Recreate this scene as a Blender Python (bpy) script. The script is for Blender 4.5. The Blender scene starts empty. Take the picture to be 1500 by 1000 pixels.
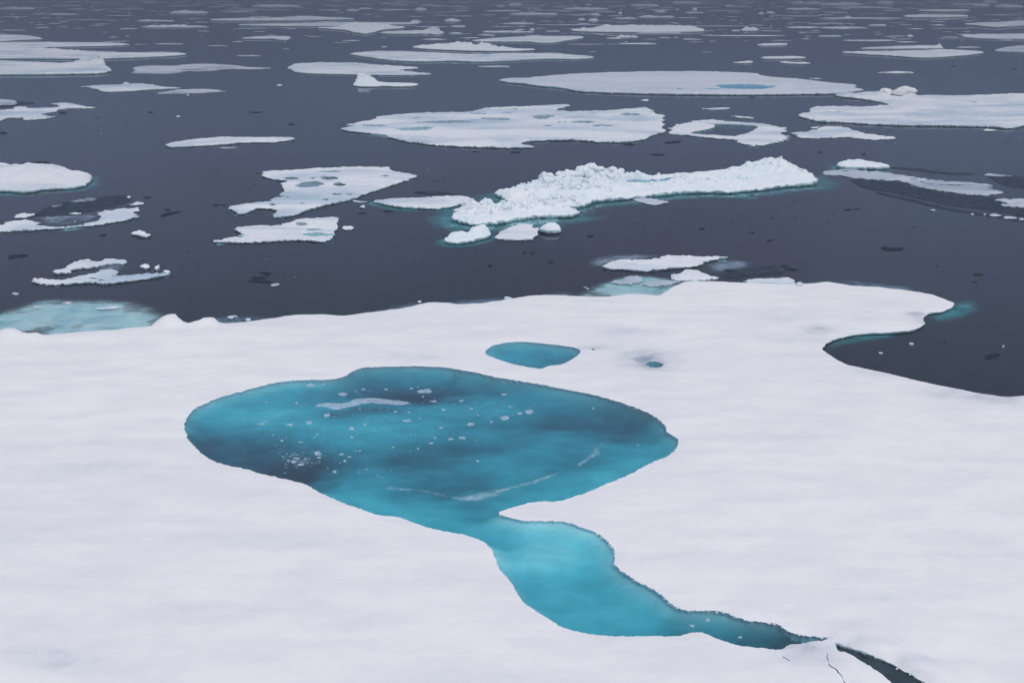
import bpy, math, random
import numpy as np
from mathutils.geometry import delaunay_2d_cdt
from mathutils import Vector
from mathutils.kdtree import KDTree

random.seed(7)
rng = np.random.default_rng(7)
scene = bpy.context.scene
COL = scene.collection

# ------------------------------------------------------------------ camera
CAM_H = 18.0
FPX = 1608.0                 # focal length in pixels of a 1500 px wide frame
HORIZON = -24.0              # row of the horizon, just above the frame
PITCH = math.atan((500 - HORIZON) / FPX)
cam_data = bpy.data.cameras.new("camera")
cam = bpy.data.objects.new("camera", cam_data)
COL.objects.link(cam)
cam.location = (0, 0, CAM_H)
cam.rotation_euler = (math.pi / 2 - PITCH, 0, 0)
cam_data.sensor_width = 36.0
cam_data.lens = FPX / 1500 * 36.0
cam_data.clip_start = 0.5
cam_data.clip_end = 20000
scene.camera = cam

# ------------------------------------------------------------------ world: overcast arctic sky
SUN_EL, SUN_AZ = math.radians(48), math.radians(150)
world = bpy.data.worlds.new("World")
scene.world = world
world.use_nodes = True
wn, wl = world.node_tree.nodes, world.node_tree.links
wn.clear()
w_out = wn.new("ShaderNodeOutputWorld")
w_bg = wn.new("ShaderNodeBackground")
w_bg.inputs["Strength"].default_value = 0.1
sky = wn.new("ShaderNodeTexSky")
sky.sky_type = 'NISHITA'
sky.sun_disc = False
sky.sun_elevation = SUN_EL
sky.sun_rotation = SUN_AZ
hsv = wn.new("ShaderNodeHueSaturation")
hsv.inputs["Saturation"].default_value = 0.5
wl.new(sky.outputs[0], hsv.inputs["Color"])
geo = wn.new("ShaderNodeTexCoord")
sep = wn.new("ShaderNodeSeparateXYZ")
wl.new(geo.outputs["Generated"], sep.inputs[0])
clampz = wn.new("ShaderNodeClamp")
wl.new(sep.outputs["Z"], clampz.inputs["Value"])
# cloud deck: darker towards the horizon, as an even overcast always is
cr = wn.new("ShaderNodeValToRGB")
wl.new(clampz.outputs[0], cr.inputs[0])
els = cr.color_ramp.elements
els[0].position = 0.0; els[0].color = (0.150, 0.205, 0.290, 1)
els[1].position = 1.0; els[1].color = (0.95, 0.97, 1.0, 1)
e = els.new(0.10); e.color = (0.262, 0.350, 0.500, 1)
e = els.new(0.05); e.color = (0.190, 0.265, 0.375, 1)
e = els.new(0.35); e.color = (0.43, 0.465, 0.61, 1)
e = els.new(0.7); e.color = (0.78, 0.82, 0.88, 1)
cl = wn.new("ShaderNodeTexNoise")
cl.inputs["Scale"].default_value = 2.2
cl.inputs["Detail"].default_value = 4
wl.new(geo.outputs["Generated"], cl.inputs["Vector"])
clm = wn.new("ShaderNodeMapRange")
clm.inputs["From Min"].default_value = 0.3
clm.inputs["From Max"].default_value = 0.7
clm.inputs["To Min"].default_value = 9.0
clm.inputs["To Max"].default_value = 12.0
wl.new(cl.outputs["Fac"], clm.inputs["Value"])
vm = wn.new("ShaderNodeVectorMath"); vm.operation = 'SCALE'
wl.new(cr.outputs[0], vm.inputs[0]); wl.new(clm.outputs[0], vm.inputs["Scale"])
cl2 = wn.new("ShaderNodeTexNoise"); cl2.inputs["Scale"].default_value = 1.9; cl2.inputs["Detail"].default_value = 3
wl.new(geo.outputs["Generated"], cl2.inputs["Vector"])
hr = wn.new("ShaderNodeValToRGB"); wl.new(cl2.outputs["Fac"], hr.inputs[0])        # thicker cloud is a shade more violet
hr.color_ramp.elements[0].position = 0.4; hr.color_ramp.elements[0].color = (1.05, 0.965, 1.0, 1)
hr.color_ramp.elements[1].position = 0.6; hr.color_ramp.elements[1].color = (0.93, 1.02, 1.03, 1)
hm = wn.new("ShaderNodeMix"); hm.data_type = 'RGBA'; hm.blend_type = 'MULTIPLY'; hm.inputs["Factor"].default_value = 1.0
wl.new(vm.outputs[0], hm.inputs["A"]); wl.new(hr.outputs[0], hm.inputs["B"])
mx = wn.new("ShaderNodeMix"); mx.data_type = 'RGBA'
mx.inputs["Factor"].default_value = 0.92
wl.new(hsv.outputs[0], mx.inputs["A"]); wl.new(hm.outputs["Result"], mx.inputs["B"])
wl.new(mx.outputs["Result"], w_bg.inputs["Color"])
wl.new(w_bg.outputs[0], w_out.inputs["Surface"])

sun_data = bpy.data.lights.new("sun", 'SUN')
sun_data.energy = 1.0
sun_data.angle = math.radians(25)
sun_data.color = (1.0, 0.97, 0.95)
sun = bpy.data.objects.new("sun", sun_data)
COL.objects.link(sun)
sd = Vector((math.sin(SUN_AZ) * math.cos(SUN_EL), math.cos(SUN_AZ) * math.cos(SUN_EL), math.sin(SUN_EL)))
sun.rotation_euler = sd.to_track_quat('Z', 'Y').to_euler()
sun.location = (0, 0, 60)

scene.view_settings.view_transform = 'Standard'
scene.view_settings.look = 'None'
scene.view_settings.exposure = 0.0
scene.view_settings.gamma = 1.0
scene.view_settings.use_curve_mapping = False
scene.render.engine = 'CYCLES'
cy = scene.cycles
cy.use_denoising = True
cy.max_bounces = 8
cy.diffuse_bounces = 4
cy.glossy_bounces = 2
cy.transparent_max_bounces = 12
cy.volume_bounces = 1
cy.sample_clamp_indirect = 6
HAZE_DENSITY = 0.0018
HAZE_COLOR = (0.20, 0.225, 0.29, 1)

# ------------------------------------------------------------------ helpers: view rays, noise, polygons
cP, sP = math.cos(PITCH), math.sin(PITCH)

def at(px, py, z=0.0):
    """the point of the level z that a traced pixel of the photograph shows"""
    u, v = (px - 750.0) / FPX, (500.0 - py) / FPX
    dx, dy, dz = u, cP + v * sP, -sP + v * cP
    t = (z - CAM_H) / dz
    return (dx * t, dy * t)

def atn(pts, z=0.0):
    return np.array([at(p[0], p[1], z) for p in pts], float)

def pxm(y):
    """metres that one photograph pixel covers at ground distance y"""
    return np.hypot(y, CAM_H) / FPX

_perm = rng.permutation(1024).astype(np.int64)
_ga = rng.uniform(0, 2 * math.pi, 1024)
_gx, _gy = np.cos(_ga), np.sin(_ga)
_jx, _jy = rng.uniform(0, 1, 1024), rng.uniform(0, 1, 1024)

def _h(ix, iy):
    return _perm[(_perm[ix & 1023] + iy) & 1023]

def gnoise(x, y):
    ix, iy = np.floor(x).astype(np.int64), np.floor(y).astype(np.int64)
    fx, fy = x - ix, y - iy
    u, v = fx * fx * fx * (fx * (fx * 6 - 15) + 10), fy * fy * fy * (fy * (fy * 6 - 15) + 10)
    def g(ax, ay):
        k = _h(ix + ax, iy + ay)
        return _gx[k] * (fx - ax) + _gy[k] * (fy - ay)
    a = g(0, 0) * (1 - u) + g(1, 0) * u
    b = g(0, 1) * (1 - u) + g(1, 1) * u
    return (a * (1 - v) + b * v) * 1.5

def fbm(x, y, octv=4, lac=2.03, gain=0.5):
    s, a, f = 0.0, 1.0, 1.0
    for k in range(octv):
        s = s + a * gnoise(x * f + 17.3 * k, y * f - 9.1 * k)
        a *= gain; f *= lac
    return s

def worley(x, y):
    ix, iy = np.floor(x).astype(np.int64), np.floor(y).astype(np.int64)
    best = np.full(np.shape(x), 9.0); bid = np.zeros(np.shape(x))
    for ax in (-1, 0, 1):
        for ay in (-1, 0, 1):
            k = _h(ix + ax, iy + ay)
            d = np.hypot(ix + ax + _jx[k] - x, iy + ay + _jy[k] - y)
            m = d < best
            best = np.where(m, d, best); bid = np.where(m, _jy[(k * 7) & 1023], bid)
    return best, bid

def sstep(x):
    x = np.clip(x, 0, 1)
    return x * x * (3 - 2 * x)

def chaikin(p, closed=True):
    q = np.roll(p, -1, 0)
    a, b = p * 0.8 + q * 0.2, p * 0.2 + q * 0.8
    out = np.empty((len(p) * 2, 2)); out[0::2] = a; out[1::2] = b
    return out

def area(p):
    q = np.roll(p, -1, 0)
    return 0.5 * np.sum(p[:, 0] * q[:, 1] - q[:, 0] * p[:, 1])

def normals(p):
    """outward normals of a counter-clockwise ring"""
    t = np.roll(p, -1, 0) - np.roll(p, 1, 0)
    t /= np.maximum(np.linalg.norm(t, axis=1, keepdims=True), 1e-9)
    return np.stack([t[:, 1], -t[:, 0]], 1)

def resample(p, step_px, amp_px, smooth=1, freq=1.0, fine=0.8):
    """even, rough edge: points every step_px photograph pixels, pushed in and out"""
    if area(p) < 0:
        p = p[::-1].copy()
    for _ in range(smooth):
        p = chaikin(p)
    out = []
    n = len(p)
    for i in range(n):
        a, b = p[i], p[(i + 1) % n]
        L = np.linalg.norm(b - a)
        s = step_px * pxm(max(5.0, 0.5 * (a[1] + b[1])))
        k = max(1, int(L / s + 0.5)) if L > 0.35 * s else 0
        for j in range(k):
            out.append(a + (b - a) * j / k)
    p = np.array(out if len(out) >= 6 else p)
    sc = pxm(np.maximum(p[:, 1], 5))
    f = freq / (9.0 * sc)
    n1 = fbm(p[:, 0] * f, p[:, 1] * f, 4, gain=0.62)
    n2 = fbm(p[:, 0] * f * 5 + 40, p[:, 1] * f * 5, 3)
    nr = normals(p)
    d = (n1 * amp_px * 1.25 + n2 * amp_px * fine) * sc
    # towards the far side a pixel of height spans many metres: keep the wobble within it
    p = p + nr * d[:, None]
    if len(p) > 40:                                    # take out hair-thin folds
        p = p * 0.84 + (np.roll(p, 1, 0) + np.roll(p, -1, 0)) * 0.08
    return p

def _segd(q, a, b):
    ab = b - a
    t = np.clip(((q - a) * ab).sum(1) / np.maximum((ab ** 2).sum(-1), 1e-12), 0, 1)
    return np.hypot(*(q - a - t[:, None] * ab).T)

def pdist(pts, ring):
    """distance of every point to a closed ring"""
    n = len(ring)
    if n < 40:
        out = np.full(len(pts), 1e18)
        for i in range(n):
            out = np.minimum(out, _segd(pts, ring[i], ring[(i + 1) % n]))
        return out
    kd = KDTree(n)
    for i, p in enumerate(ring.tolist()):
        kd.insert((p[0], p[1], 0), i)
    kd.balance()
    find = kd.find
    idx = np.array([find((x, y, 0))[1] for x, y in pts.tolist()], int)
    a = ring[idx]
    return np.minimum(_segd(pts, a, ring[(idx + 1) % n]), _segd(pts, ring[(idx - 1) % n], a))

def inside(pts, ring):
    o = np.argsort(pts[:, 1], kind='stable')
    X, Y = pts[o, 0], pts[o, 1]
    c = np.zeros(len(pts), bool)
    q = np.roll(ring, -1, 0)
    lo = np.searchsorted(Y, np.minimum(ring[:, 1], q[:, 1]), 'left')
    hi = np.searchsorted(Y, np.maximum(ring[:, 1], q[:, 1]), 'left')
    for i in np.nonzero(hi > lo)[0]:
        l, h = lo[i], hi[i]
        ax, ay = ring[i]; bx, by = q[i]
        c[l:h] ^= X[l:h] < ax + (bx - ax) * (Y[l:h] - ay) / (by - ay)
    res = np.empty(len(pts), bool); res[o] = c
    return res

def graded_grid(ring, step_px, smin=0.04):
    x0, y0 = ring.min(0); x1, y1 = ring.max(0)
    pts = []
    y = y0
    while y < y1:
        s = max(smin, step_px * pxm(max(y, 8.0)))
        xs = np.arange(x0, x1, s)
        if len(xs):
            pts.append(np.stack([xs + rng.uniform(-.3, .3, len(xs)) * s, np.full(len(xs), y) + rng.uniform(-.3, .3, len(xs)) * s], 1))
        y += s
    return np.concatenate(pts) if pts else np.zeros((0, 2))

RMAP = {}                    # input ring point -> vertex of the last sheet
def fill(ring, holes=(), step_px=3.0, smin=0.04):
    """triangulated sheet between a ring and its holes: verts, tris, distance to the edge"""
    g = graded_grid(ring, step_px, smin)
    if len(g):
        g = g[inside(g, ring)]
    for h in holes:
        if len(g):
            g = g[~inside(g, h)]
    dg = np.full(len(g), 1e9)
    if len(g):
        for r in (ring, *holes):
            dg = np.minimum(dg, pdist(g, r))
        keep = dg > 0.45 * np.maximum(smin, step_px * pxm(np.maximum(g[:, 1], 8)))
        g, dg = g[keep], dg[keep]
    rings = [ring, *holes]
    verts = np.concatenate(rings + ([g] if len(g) else []))
    edges, off = [], 0
    for r in rings:
        n = len(r)
        edges += [(off + i, off + (i + 1) % n) for i in range(n)]
        off += n
    v, e_, f, ov, oe, of = delaunay_2d_cdt([Vector(p) for p in verts], edges, [], 0, 1e-6, True)
    V = np.array([(p[0], p[1]) for p in v])
    T = np.array([t for t in f if len(t) == 3], int)
    if len(T) == 0:
        return V, T, np.zeros(len(V))
    c = V[T].mean(1)
    ok = inside(c, ring)
    for h in holes:
        ok &= ~inside(c, h)
    T = T[ok]
    D = np.zeros(len(V))
    RMAP.clear()
    for i, o in enumerate(ov):
        for q_ in o:
            if q_ < off: RMAP[q_] = i
        if len(o) and min(o) >= off:
            D[i] = dg[min(o) - off]
    ca = (V[T[:, 1]] - V[T[:, 0]]); cb = (V[T[:, 2]] - V[T[:, 0]])
    neg = ca[:, 0] * cb[:, 1] - ca[:, 1] * cb[:, 0] < 0
    T[neg] = T[neg][:, ::-1]
    return V, T, D

class Mesh:
    def __init__(s):
        s.v, s.f, s.m, s.n = [], [], [], 0
    def add(s, v, f, mat=0):
        v = np.asarray(v, float); f = [tuple(int(i) + s.n for i in q) for q in f]
        s.v.append(v); s.f += f; s.m += [mat] * len(f); s.n += len(v)
    def build(s, name, mats, parent=None, smooth=True):
        V = np.concatenate(s.v)
        o_ = V[:, :3].mean(0) if parent is None else np.zeros(3)
        if parent is None:
            o_ = np.array([V[:, 0].mean(), V[:, 1].mean(), 0.0])
        me = bpy.data.meshes.new(name)
        me.from_pydata((V - o_).tolist(), [], s.f)
        for m in mats:
            me.materials.append(m)
        me.polygons.foreach_set("material_index", s.m)
        me.polygons.foreach_set("use_smooth", [smooth] * len(s.f))
        me.update()
        o = bpy.data.objects.new(name, me)
        COL.objects.link(o)
        o.location = o_
        if parent is not None:
            o.parent = parent
            o.location = (-parent.location[0], -parent.location[1], -parent.location[2])
        return o

def tag(o, label=None, cat=None, group=None, kind=None):
    if label: o["label"] = label
    if cat: o["category"] = cat
    if group: o["group"] = group
    if kind: o["kind"] = kind
    return o

# ------------------------------------------------------------------ materials
def mat(name):
    m = bpy.data.materials.new(name); m.use_nodes = True
    nt = m.node_tree; nt.nodes.clear()
    out = nt.nodes.new("ShaderNodeOutputMaterial")
    return m, nt, out

def N(nt, t, **kw):
    n = nt.nodes.new(t)
    for k, v in kw.items():
        if k in n.inputs: n.inputs[k].default_value = v
        else: setattr(n, k, v)
    return n

def noise(nt, vec, scale, detail=4, rough=0.55, dist=0.0):
    n = N(nt, "ShaderNodeTexNoise"); n.inputs["Scale"].default_value = scale
    n.inputs["Detail"].default_value = detail; n.inputs["Roughness"].default_value = rough
    n.inputs["Distortion"].default_value = dist
    nt.links.new(vec, n.inputs["Vector"])
    return n.outputs["Fac"]

def ramp(nt, fac, stops):
    r = N(nt, "ShaderNodeValToRGB"); nt.links.new(fac, r.inputs[0])
    el = r.color_ramp.elements
    el[0].position, el[0].color = stops[0][0], (*stops[0][1], 1)
    el[1].position, el[1].color = stops[-1][0], (*stops[-1][1], 1)
    for p, c in stops[1:-1]:
        q = el.new(p); q.color = (*c, 1)
    return r.outputs[0]

def mixc(nt, fac, a, b, mode='MIX'):
    m = N(nt, "ShaderNodeMix"); m.data_type = 'RGBA'; m.blend_type = mode
    if isinstance(fac, float): m.inputs["Factor"].default_value = fac
    else: nt.links.new(fac, m.inputs["Factor"])
    for s, q in (("A", a), ("B", b)):
        if isinstance(q, tuple): m.inputs[s].default_value = (*q, 1)
        else: nt.links.new(q, m.inputs[s])
    return m.outputs["Result"]

def pos(nt, scale=(1, 1, 1)):
    g = N(nt, "ShaderNodeNewGeometry")
    mp = N(nt, "ShaderNodeMapping"); mp.inputs["Scale"].default_value = scale
    nt.links.new(g.outputs["Position"], mp.inputs["Vector"])
    return mp.outputs[0]

def snow_mat(name, base, grey, amount, scale, bump=0.25, bscale=9.0, stretch=(0.45, 1, 1), sss=0.0, wet=False):
    m, nt, out = mat(name)
    p = pos(nt); ps = pos(nt, stretch)
    big = noise(nt, ps, scale, 5, 0.6, 0.6)
    k = ramp(nt, big, [(0.44, (0, 0, 0)), (0.66, (1, 1, 1))])
    fine = noise(nt, ps, scale * 14, 4, 0.65)
    kk = N(nt, "ShaderNodeMath"); kk.operation = 'MULTIPLY'; kk.inputs[1].default_value = amount
    nt.links.new(k, kk.inputs[0])
    c = mixc(nt, kk.outputs[0], base, grey)
    c2 = c
    if wet:
        av = N(nt, "ShaderNodeAttribute"); av.attribute_name = "wet"
        grit = noise(nt, p, 16.0, 5, 0.75)
        mr = N(nt, "ShaderNodeMapRange"); mr.inputs["From Min"].default_value = 0.30; mr.inputs["From Max"].default_value = 0.68
        mr.inputs["To Min"].default_value = 0.45; mr.inputs["To Max"].default_value = 1.5
        nt.links.new(grit, mr.inputs["Value"])
        wm = N(nt, "ShaderNodeMath"); wm.operation = 'MULTIPLY'; wm.use_clamp = True
        nt.links.new(av.outputs["Fac"], wm.inputs[0]); nt.links.new(mr.outputs[0], wm.inputs[1])
        c2 = mixc(nt, wm.outputs[0], c, (0.30, 0.36, 0.46))
    fr = ramp(nt, fine, [(0.32, (0.905, 0.91, 0.93)), (0.6, (1, 1, 1))])
    c3 = mixc(nt, 1.0, c2, fr, 'MULTIPLY')
    b = N(nt, "ShaderNodeBsdfPrincipled")
    nt.links.new(c3, b.inputs["Base Color"])
    b.inputs["Roughness"].default_value = 0.75
    b.inputs["Specular IOR Level"].default_value = 0.15
    if sss:
        b.inputs["Subsurface Weight"].default_value = sss
        b.inputs["Subsurface Radius"].default_value = (0.25, 0.6, 0.9)
        b.inputs["Subsurface Scale"].default_value = 0.25
    h1 = noise(nt, p, bscale, 5, 0.6); h2 = noise(nt, ps, bscale * 0.22, 4, 0.5)
    ad = N(nt, "ShaderNodeMath"); ad.operation = 'MULTIPLY_ADD'; ad.inputs[1].default_value = 0.35
    nt.links.new(h1, ad.inputs[0]); nt.links.new(h2, ad.inputs[2])
    g3 = noise(nt, ps, bscale * 6, 3, 0.7)
    ad2 = N(nt, "ShaderNodeMath"); ad2.operation = 'MULTIPLY_ADD'; ad2.inputs[1].default_value = 0.12
    nt.links.new(g3, ad2.inputs[0]); nt.links.new(ad.outputs[0], ad2.inputs[2]); ad = ad2
    bp = N(nt, "ShaderNodeBump"); bp.inputs["Strength"].default_value = bump; bp.inputs["Distance"].default_value = 0.12
    nt.links.new(ad.outputs[0], bp.inputs["Height"]); nt.links.new(bp.outputs[0], b.inputs["Normal"])
    nt.links.new(b.outputs[0], out.inputs["Surface"])
    return m

M_SNOW = snow_mat("snow_smooth", (0.85, 0.842, 0.850), (0.72, 0.725, 0.765), 0.45, 0.055, 0.42, 5.0, (0.35, 1, 1), wet=True)
M_FLOE = snow_mat("snow_weathered", (0.80, 0.81, 0.84), (0.40, 0.52, 0.63), 0.9, 0.14, 0.9, 2.6)
M_RUBBLE = snow_mat("snow_rubble", (0.88, 0.90, 0.92), (0.62, 0.80, 0.86), 0.5, 0.6, 0.6, 4.0, (1, 1, 1))
M_THIN = snow_mat("snow_on_thin_ice", (0.56, 0.60, 0.68), (0.24, 0.30, 0.37), 0.9, 0.22, 0.3, 2.0)

def ice_mat(name, col, rough=0.35, bump=0.4, scale=3.0, col2=None):
    m, nt, out = mat(name)
    p = pos(nt)
    n = noise(nt, p, scale, 4, 0.6)
    c = ramp(nt, n, [(0.35, col2 or tuple(x * 0.8 for x in col)), (0.65, col)])
    b = N(nt, "ShaderNodeBsdfPrincipled"); nt.links.new(c, b.inputs["Base Color"])
    b.inputs["Roughness"].default_value = rough
    b.inputs["Specular IOR Level"].default_value = 0.3
    bp = N(nt, "ShaderNodeBump"); bp.inputs["Strength"].default_value = bump; bp.inputs["Distance"].default_value = 0.1
    nt.links.new(n, bp.inputs["Height"]); nt.links.new(bp.outputs[0], b.inputs["Normal"])
    nt.links.new(b.outputs[0], out.inputs["Surface"])
    return m

M_WALL = ice_mat("floe_side_ice", (0.60, 0.76, 0.80), 0.5)
M_SHELF = ice_mat("submerged_ice", (0.66, 0.80, 0.84), 0.7, 0.2, 1.2, (0.5, 0.68, 0.74))
M_BED = ice_mat("pond_bed_ice", (0.74, 0.84, 0.90), 0.8, 0.05, 0.9, (0.68, 0.79, 0.85))
def bed_tint(m):
    nt = m.node_tree; b = nt.nodes["Principled BSDF"]
    src = b.inputs["Base Color"].links[0].from_socket
    a = N(nt, "ShaderNodeAttribute"); a.attribute_name = "thin"
    r = ramp(nt, a.outputs["Fac"], [(0.0, (1.12, 1.12, 1.1)), (0.35, (0.82, 0.86, 0.88)), (0.7, (0.36, 0.43, 0.47)), (1.0, (0.14, 0.17, 0.22))])
    f1 = ramp(nt, noise(nt, pos(nt, (0.6, 1, 1)), 1.4, 6, 0.7, 0.8), [(0.30, (0.80, 0.83, 0.85)), (0.66, (1.06, 1.05, 1.04))])
    r = mixc(nt, 1.0, r, f1, 'MULTIPLY')
    nt.links.new(mixc(nt, 1.0, src, r, 'MULTIPLY'), b.inputs["Base Color"])
M_PBED = M_BED.copy(); M_PBED.name = "melt_pond_bed"; bed_tint(M_PBED)
M_GREY = ice_mat("grey_puddle_ice", (0.20, 0.26, 0.31), 0.7, 0.1, 0.8, (0.13, 0.18, 0.23))
def matte(name, col, col2, scale):
    m, nt, out = mat(name)
    c = ramp(nt, noise(nt, pos(nt), scale, 5, 0.65, 0.5), [(0.36, col2), (0.66, col)])
    d = N(nt, "ShaderNodeBsdfDiffuse"); nt.links.new(c, d.inputs["Color"]); nt.links.new(d.outputs[0], out.inputs["Surface"])
    return m
M_NILAS = matte("dark_thin_ice", (0.060, 0.082, 0.112), (0.024, 0.036, 0.052), 1.6)
M_SCRAP = matte("dark_ice_scrap", (0.034, 0.046, 0.064), (0.014, 0.020, 0.028), 3.0)
M_FLAT = snow_mat("wet_flat_snow", (0.66, 0.69, 0.75), (0.48, 0.55, 0.64), 0.8, 0.08, 0.3, 1.5)

def skin_mat(name, col, lo, hi, scale):
    """thin wet ice skin: the water shows through where it thins out"""
    m, nt, out = mat(name)
    p = pos(nt)
    n = noise(nt, p, scale, 5, 0.65, 0.4)
    r = N(nt, "ShaderNodeMapRange"); r.inputs["From Min"].default_value = 0.35; r.inputs["From Max"].default_value = 0.65
    r.inputs["To Min"].default_value = lo; r.inputs["To Max"].default_value = hi
    nt.links.new(n, r.inputs["Value"])
    d = N(nt, "ShaderNodeBsdfDiffuse"); d.inputs["Color"].default_value = (*col, 1)
    t = N(nt, "ShaderNodeBsdfTransparent")
    x = N(nt, "ShaderNodeMixShader")
    nt.links.new(r.outputs[0], x.inputs[0]); nt.links.new(t.outputs[0], x.inputs[1]); nt.links.new(d.outputs[0], x.inputs[2])
    nt.links.new(x.outputs[0], out.inputs["Surface"])
    return m

def soft_mat(name, stops, scale=1.6, alpha=1.0):
    """wet or drowned ice whose cover thins out towards its rim (attribute cover)"""
    m, nt, out = mat(name)
    ca = N(nt, "ShaderNodeAttribute"); ca.attribute_name = "cover"
    pa = N(nt, "ShaderNodeAttribute"); pa.attribute_name = "pale"
    c = ramp(nt, pa.outputs["Fac"], stops)
    n = noise(nt, pos(nt, (0.7, 1, 1)), scale, 6, 0.7, 0.5)
    c = mixc(nt, 1.0, c, ramp(nt, n, [(0.3, (0.72, 0.76, 0.80)), (0.65, (1.08, 1.07, 1.05))]), 'MULTIPLY')
    r = N(nt, "ShaderNodeMapRange"); r.inputs["From Min"].default_value = 0.3; r.inputs["From Max"].default_value = 0.7
    r.inputs["To Min"].default_value = 0.45; r.inputs["To Max"].default_value = 1.35
    nt.links.new(n, r.inputs["Value"])
    k = N(nt, "ShaderNodeMath"); k.operation = 'MULTIPLY'; nt.links.new(ca.outputs["Fac"], k.inputs[0]); nt.links.new(r.outputs[0], k.inputs[1])
    k2 = N(nt, "ShaderNodeMath"); k2.operation = 'MULTIPLY'; k2.use_clamp = True; k2.inputs[1].default_value = alpha
    nt.links.new(k.outputs[0], k2.inputs[0])
    d = N(nt, "ShaderNodeBsdfDiffuse"); nt.links.new(c, d.inputs["Color"])
    t = N(nt, "ShaderNodeBsdfTransparent"); x = N(nt, "ShaderNodeMixShader")
    nt.links.new(k2.outputs[0], x.inputs[0]); nt.links.new(t.outputs[0], x.inputs[1]); nt.links.new(d.outputs[0], x.inputs[2])
    nt.links.new(x.outputs[0], out.inputs["Surface"])
    return m
M_DROWN = soft_mat("drowned_ice", [(0.0, (0.006, 0.17, 0.17)), (0.45, (0.035, 0.33, 0.36)), (1.0, (0.26, 0.55, 0.60))], 1.6, 1.6)  # darkest green also serves as painted shade under the floe edges
M_DROWNP = soft_mat("pale_drowned_ice", [(0.0, (0.34, 0.56, 0.64)), (0.5, (0.50, 0.68, 0.76)), (1.0, (0.76, 0.83, 0.87))], 1.3, 2.2)
M_SOFT = soft_mat("wet_ice_skin", [(0.0, (0.15, 0.19, 0.26)), (0.5, (0.25, 0.31, 0.40)), (1.0, (0.45, 0.51, 0.60))], 2.0, 1.1)
def puddle(name, c1, c2):
    m = ice_mat(name, c1, 0.2, 0.02, 0.35, c2)
    m.node_tree.nodes["Principled BSDF"].inputs["Specular IOR Level"].default_value = 0.15
    return m
PUD = [puddle("light_cyan_puddle", (0.25, 0.54, 0.64), (0.17, 0.46, 0.57)), puddle("vivid_blue_puddle", (0.02, 0.36, 0.54), (0.01, 0.28, 0.45)),
       puddle("pale_teal_puddle", (0.28, 0.52, 0.57), (0.18, 0.42, 0.48)), puddle("grey_puddle", (0.23, 0.33, 0.40), (0.15, 0.23, 0.30))]
M_SKIN = skin_mat("grey_ice_skin", (0.42, 0.50, 0.60), 0.12, 0.75, 1.2)
M_FLAKE = skin_mat("pale_ice_flake", (0.46, 0.56, 0.68), 0.45, 0.9, 5.0)
M_VEIL = skin_mat("slush_veil", (0.55, 0.68, 0.74), 0.15, 0.8, 0.9)
M_DOME = snow_mat("dome_snow", (0.90, 0.90, 0.87), (0.84, 0.85, 0.84), 0.4, 0.5, 0.3, 3.0)
M_FILMS = soft_mat("ice_film_soft", [(0.0, (0.26, 0.46, 0.54)), (0.5, (0.36, 0.54, 0.62)), (1.0, (0.48, 0.62, 0.70))], 3.5, 0.75)
M_FILM = skin_mat("ice_film", (0.50, 0.68, 0.76), 0.02, 0.42, 3.5)

def water_mat(name, absorb, density, gloss, bump, scale, refl=(1, 1, 1)):
    m, nt, out = mat(name)
    t = N(nt, "ShaderNodeBsdfTransparent")
    g = N(nt, "ShaderNodeBsdfGlossy"); g.inputs["Roughness"].default_value = gloss
    g.inputs["Color"].default_value = (*refl, 1)
    fr = N(nt, "ShaderNodeFresnel"); fr.inputs["IOR"].default_value = 1.33
    ps = pos(nt, (0.5, 1, 1))
    n1 = noise(nt, ps, scale, 3, 0.6); n2 = noise(nt, pos(nt), scale * 0.12, 3, 0.5)
    ad = N(nt, "ShaderNodeMath"); ad.operation = 'MULTIPLY_ADD'; ad.inputs[1].default_value = 0.25
    nt.links.new(n1, ad.inputs[0]); nt.links.new(n2, ad.inputs[2])
    bp = N(nt, "ShaderNodeBump"); bp.inputs["Strength"].default_value = bump; bp.inputs["Distance"].default_value = 0.05
    nt.links.new(ad.outputs[0], bp.inputs["Height"])
    nt.links.new(bp.outputs[0], g.inputs["Normal"]); nt.links.new(bp.outputs[0], fr.inputs["Normal"])
    x = N(nt, "ShaderNodeMixShader")
    nt.links.new(fr.outputs[0], x.inputs[0]); nt.links.new(t.outputs[0], x.inputs[1]); nt.links.new(g.outputs[0], x.inputs[2])
    nt.links.new(x.outputs[0], out.inputs["Surface"])
    v = N(nt, "ShaderNodeVolumeAbsorption"); v.inputs["Color"].default_value = (*absorb, 1); v.inputs["Density"].default_value = density
    nt.links.new(v.outputs[0], out.inputs["Volume"])
    return m

M_SEA = water_mat("sea_water", (0.0, 0.79, 0.80), 1.7, 0.045, 0.07, 1.6, (0.67, 0.705, 0.78))
M_POND = water_mat("pond_water", (0.0, 0.82, 0.885), 2.0, 0.04, 0.05, 2.2, (0.92, 0.92, 0.95))
M_DEEP = ice_mat("deep_sea", (0.010, 0.014, 0.022), 1.0, 0.0, 0.02, (0.008, 0.011, 0.018))
m_, nt_, out_ = mat("haze_air")
pv = N(nt_, "ShaderNodeVolumePrincipled")
pv.inputs["Color"].default_value = HAZE_COLOR
pv.inputs["Density"].default_value = HAZE_DENSITY
pv.inputs["Anisotropy"].default_value = 0.0
nt_.links.new(pv.outputs[0], out_.inputs["Volume"])
M_HAZE = m_

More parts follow.
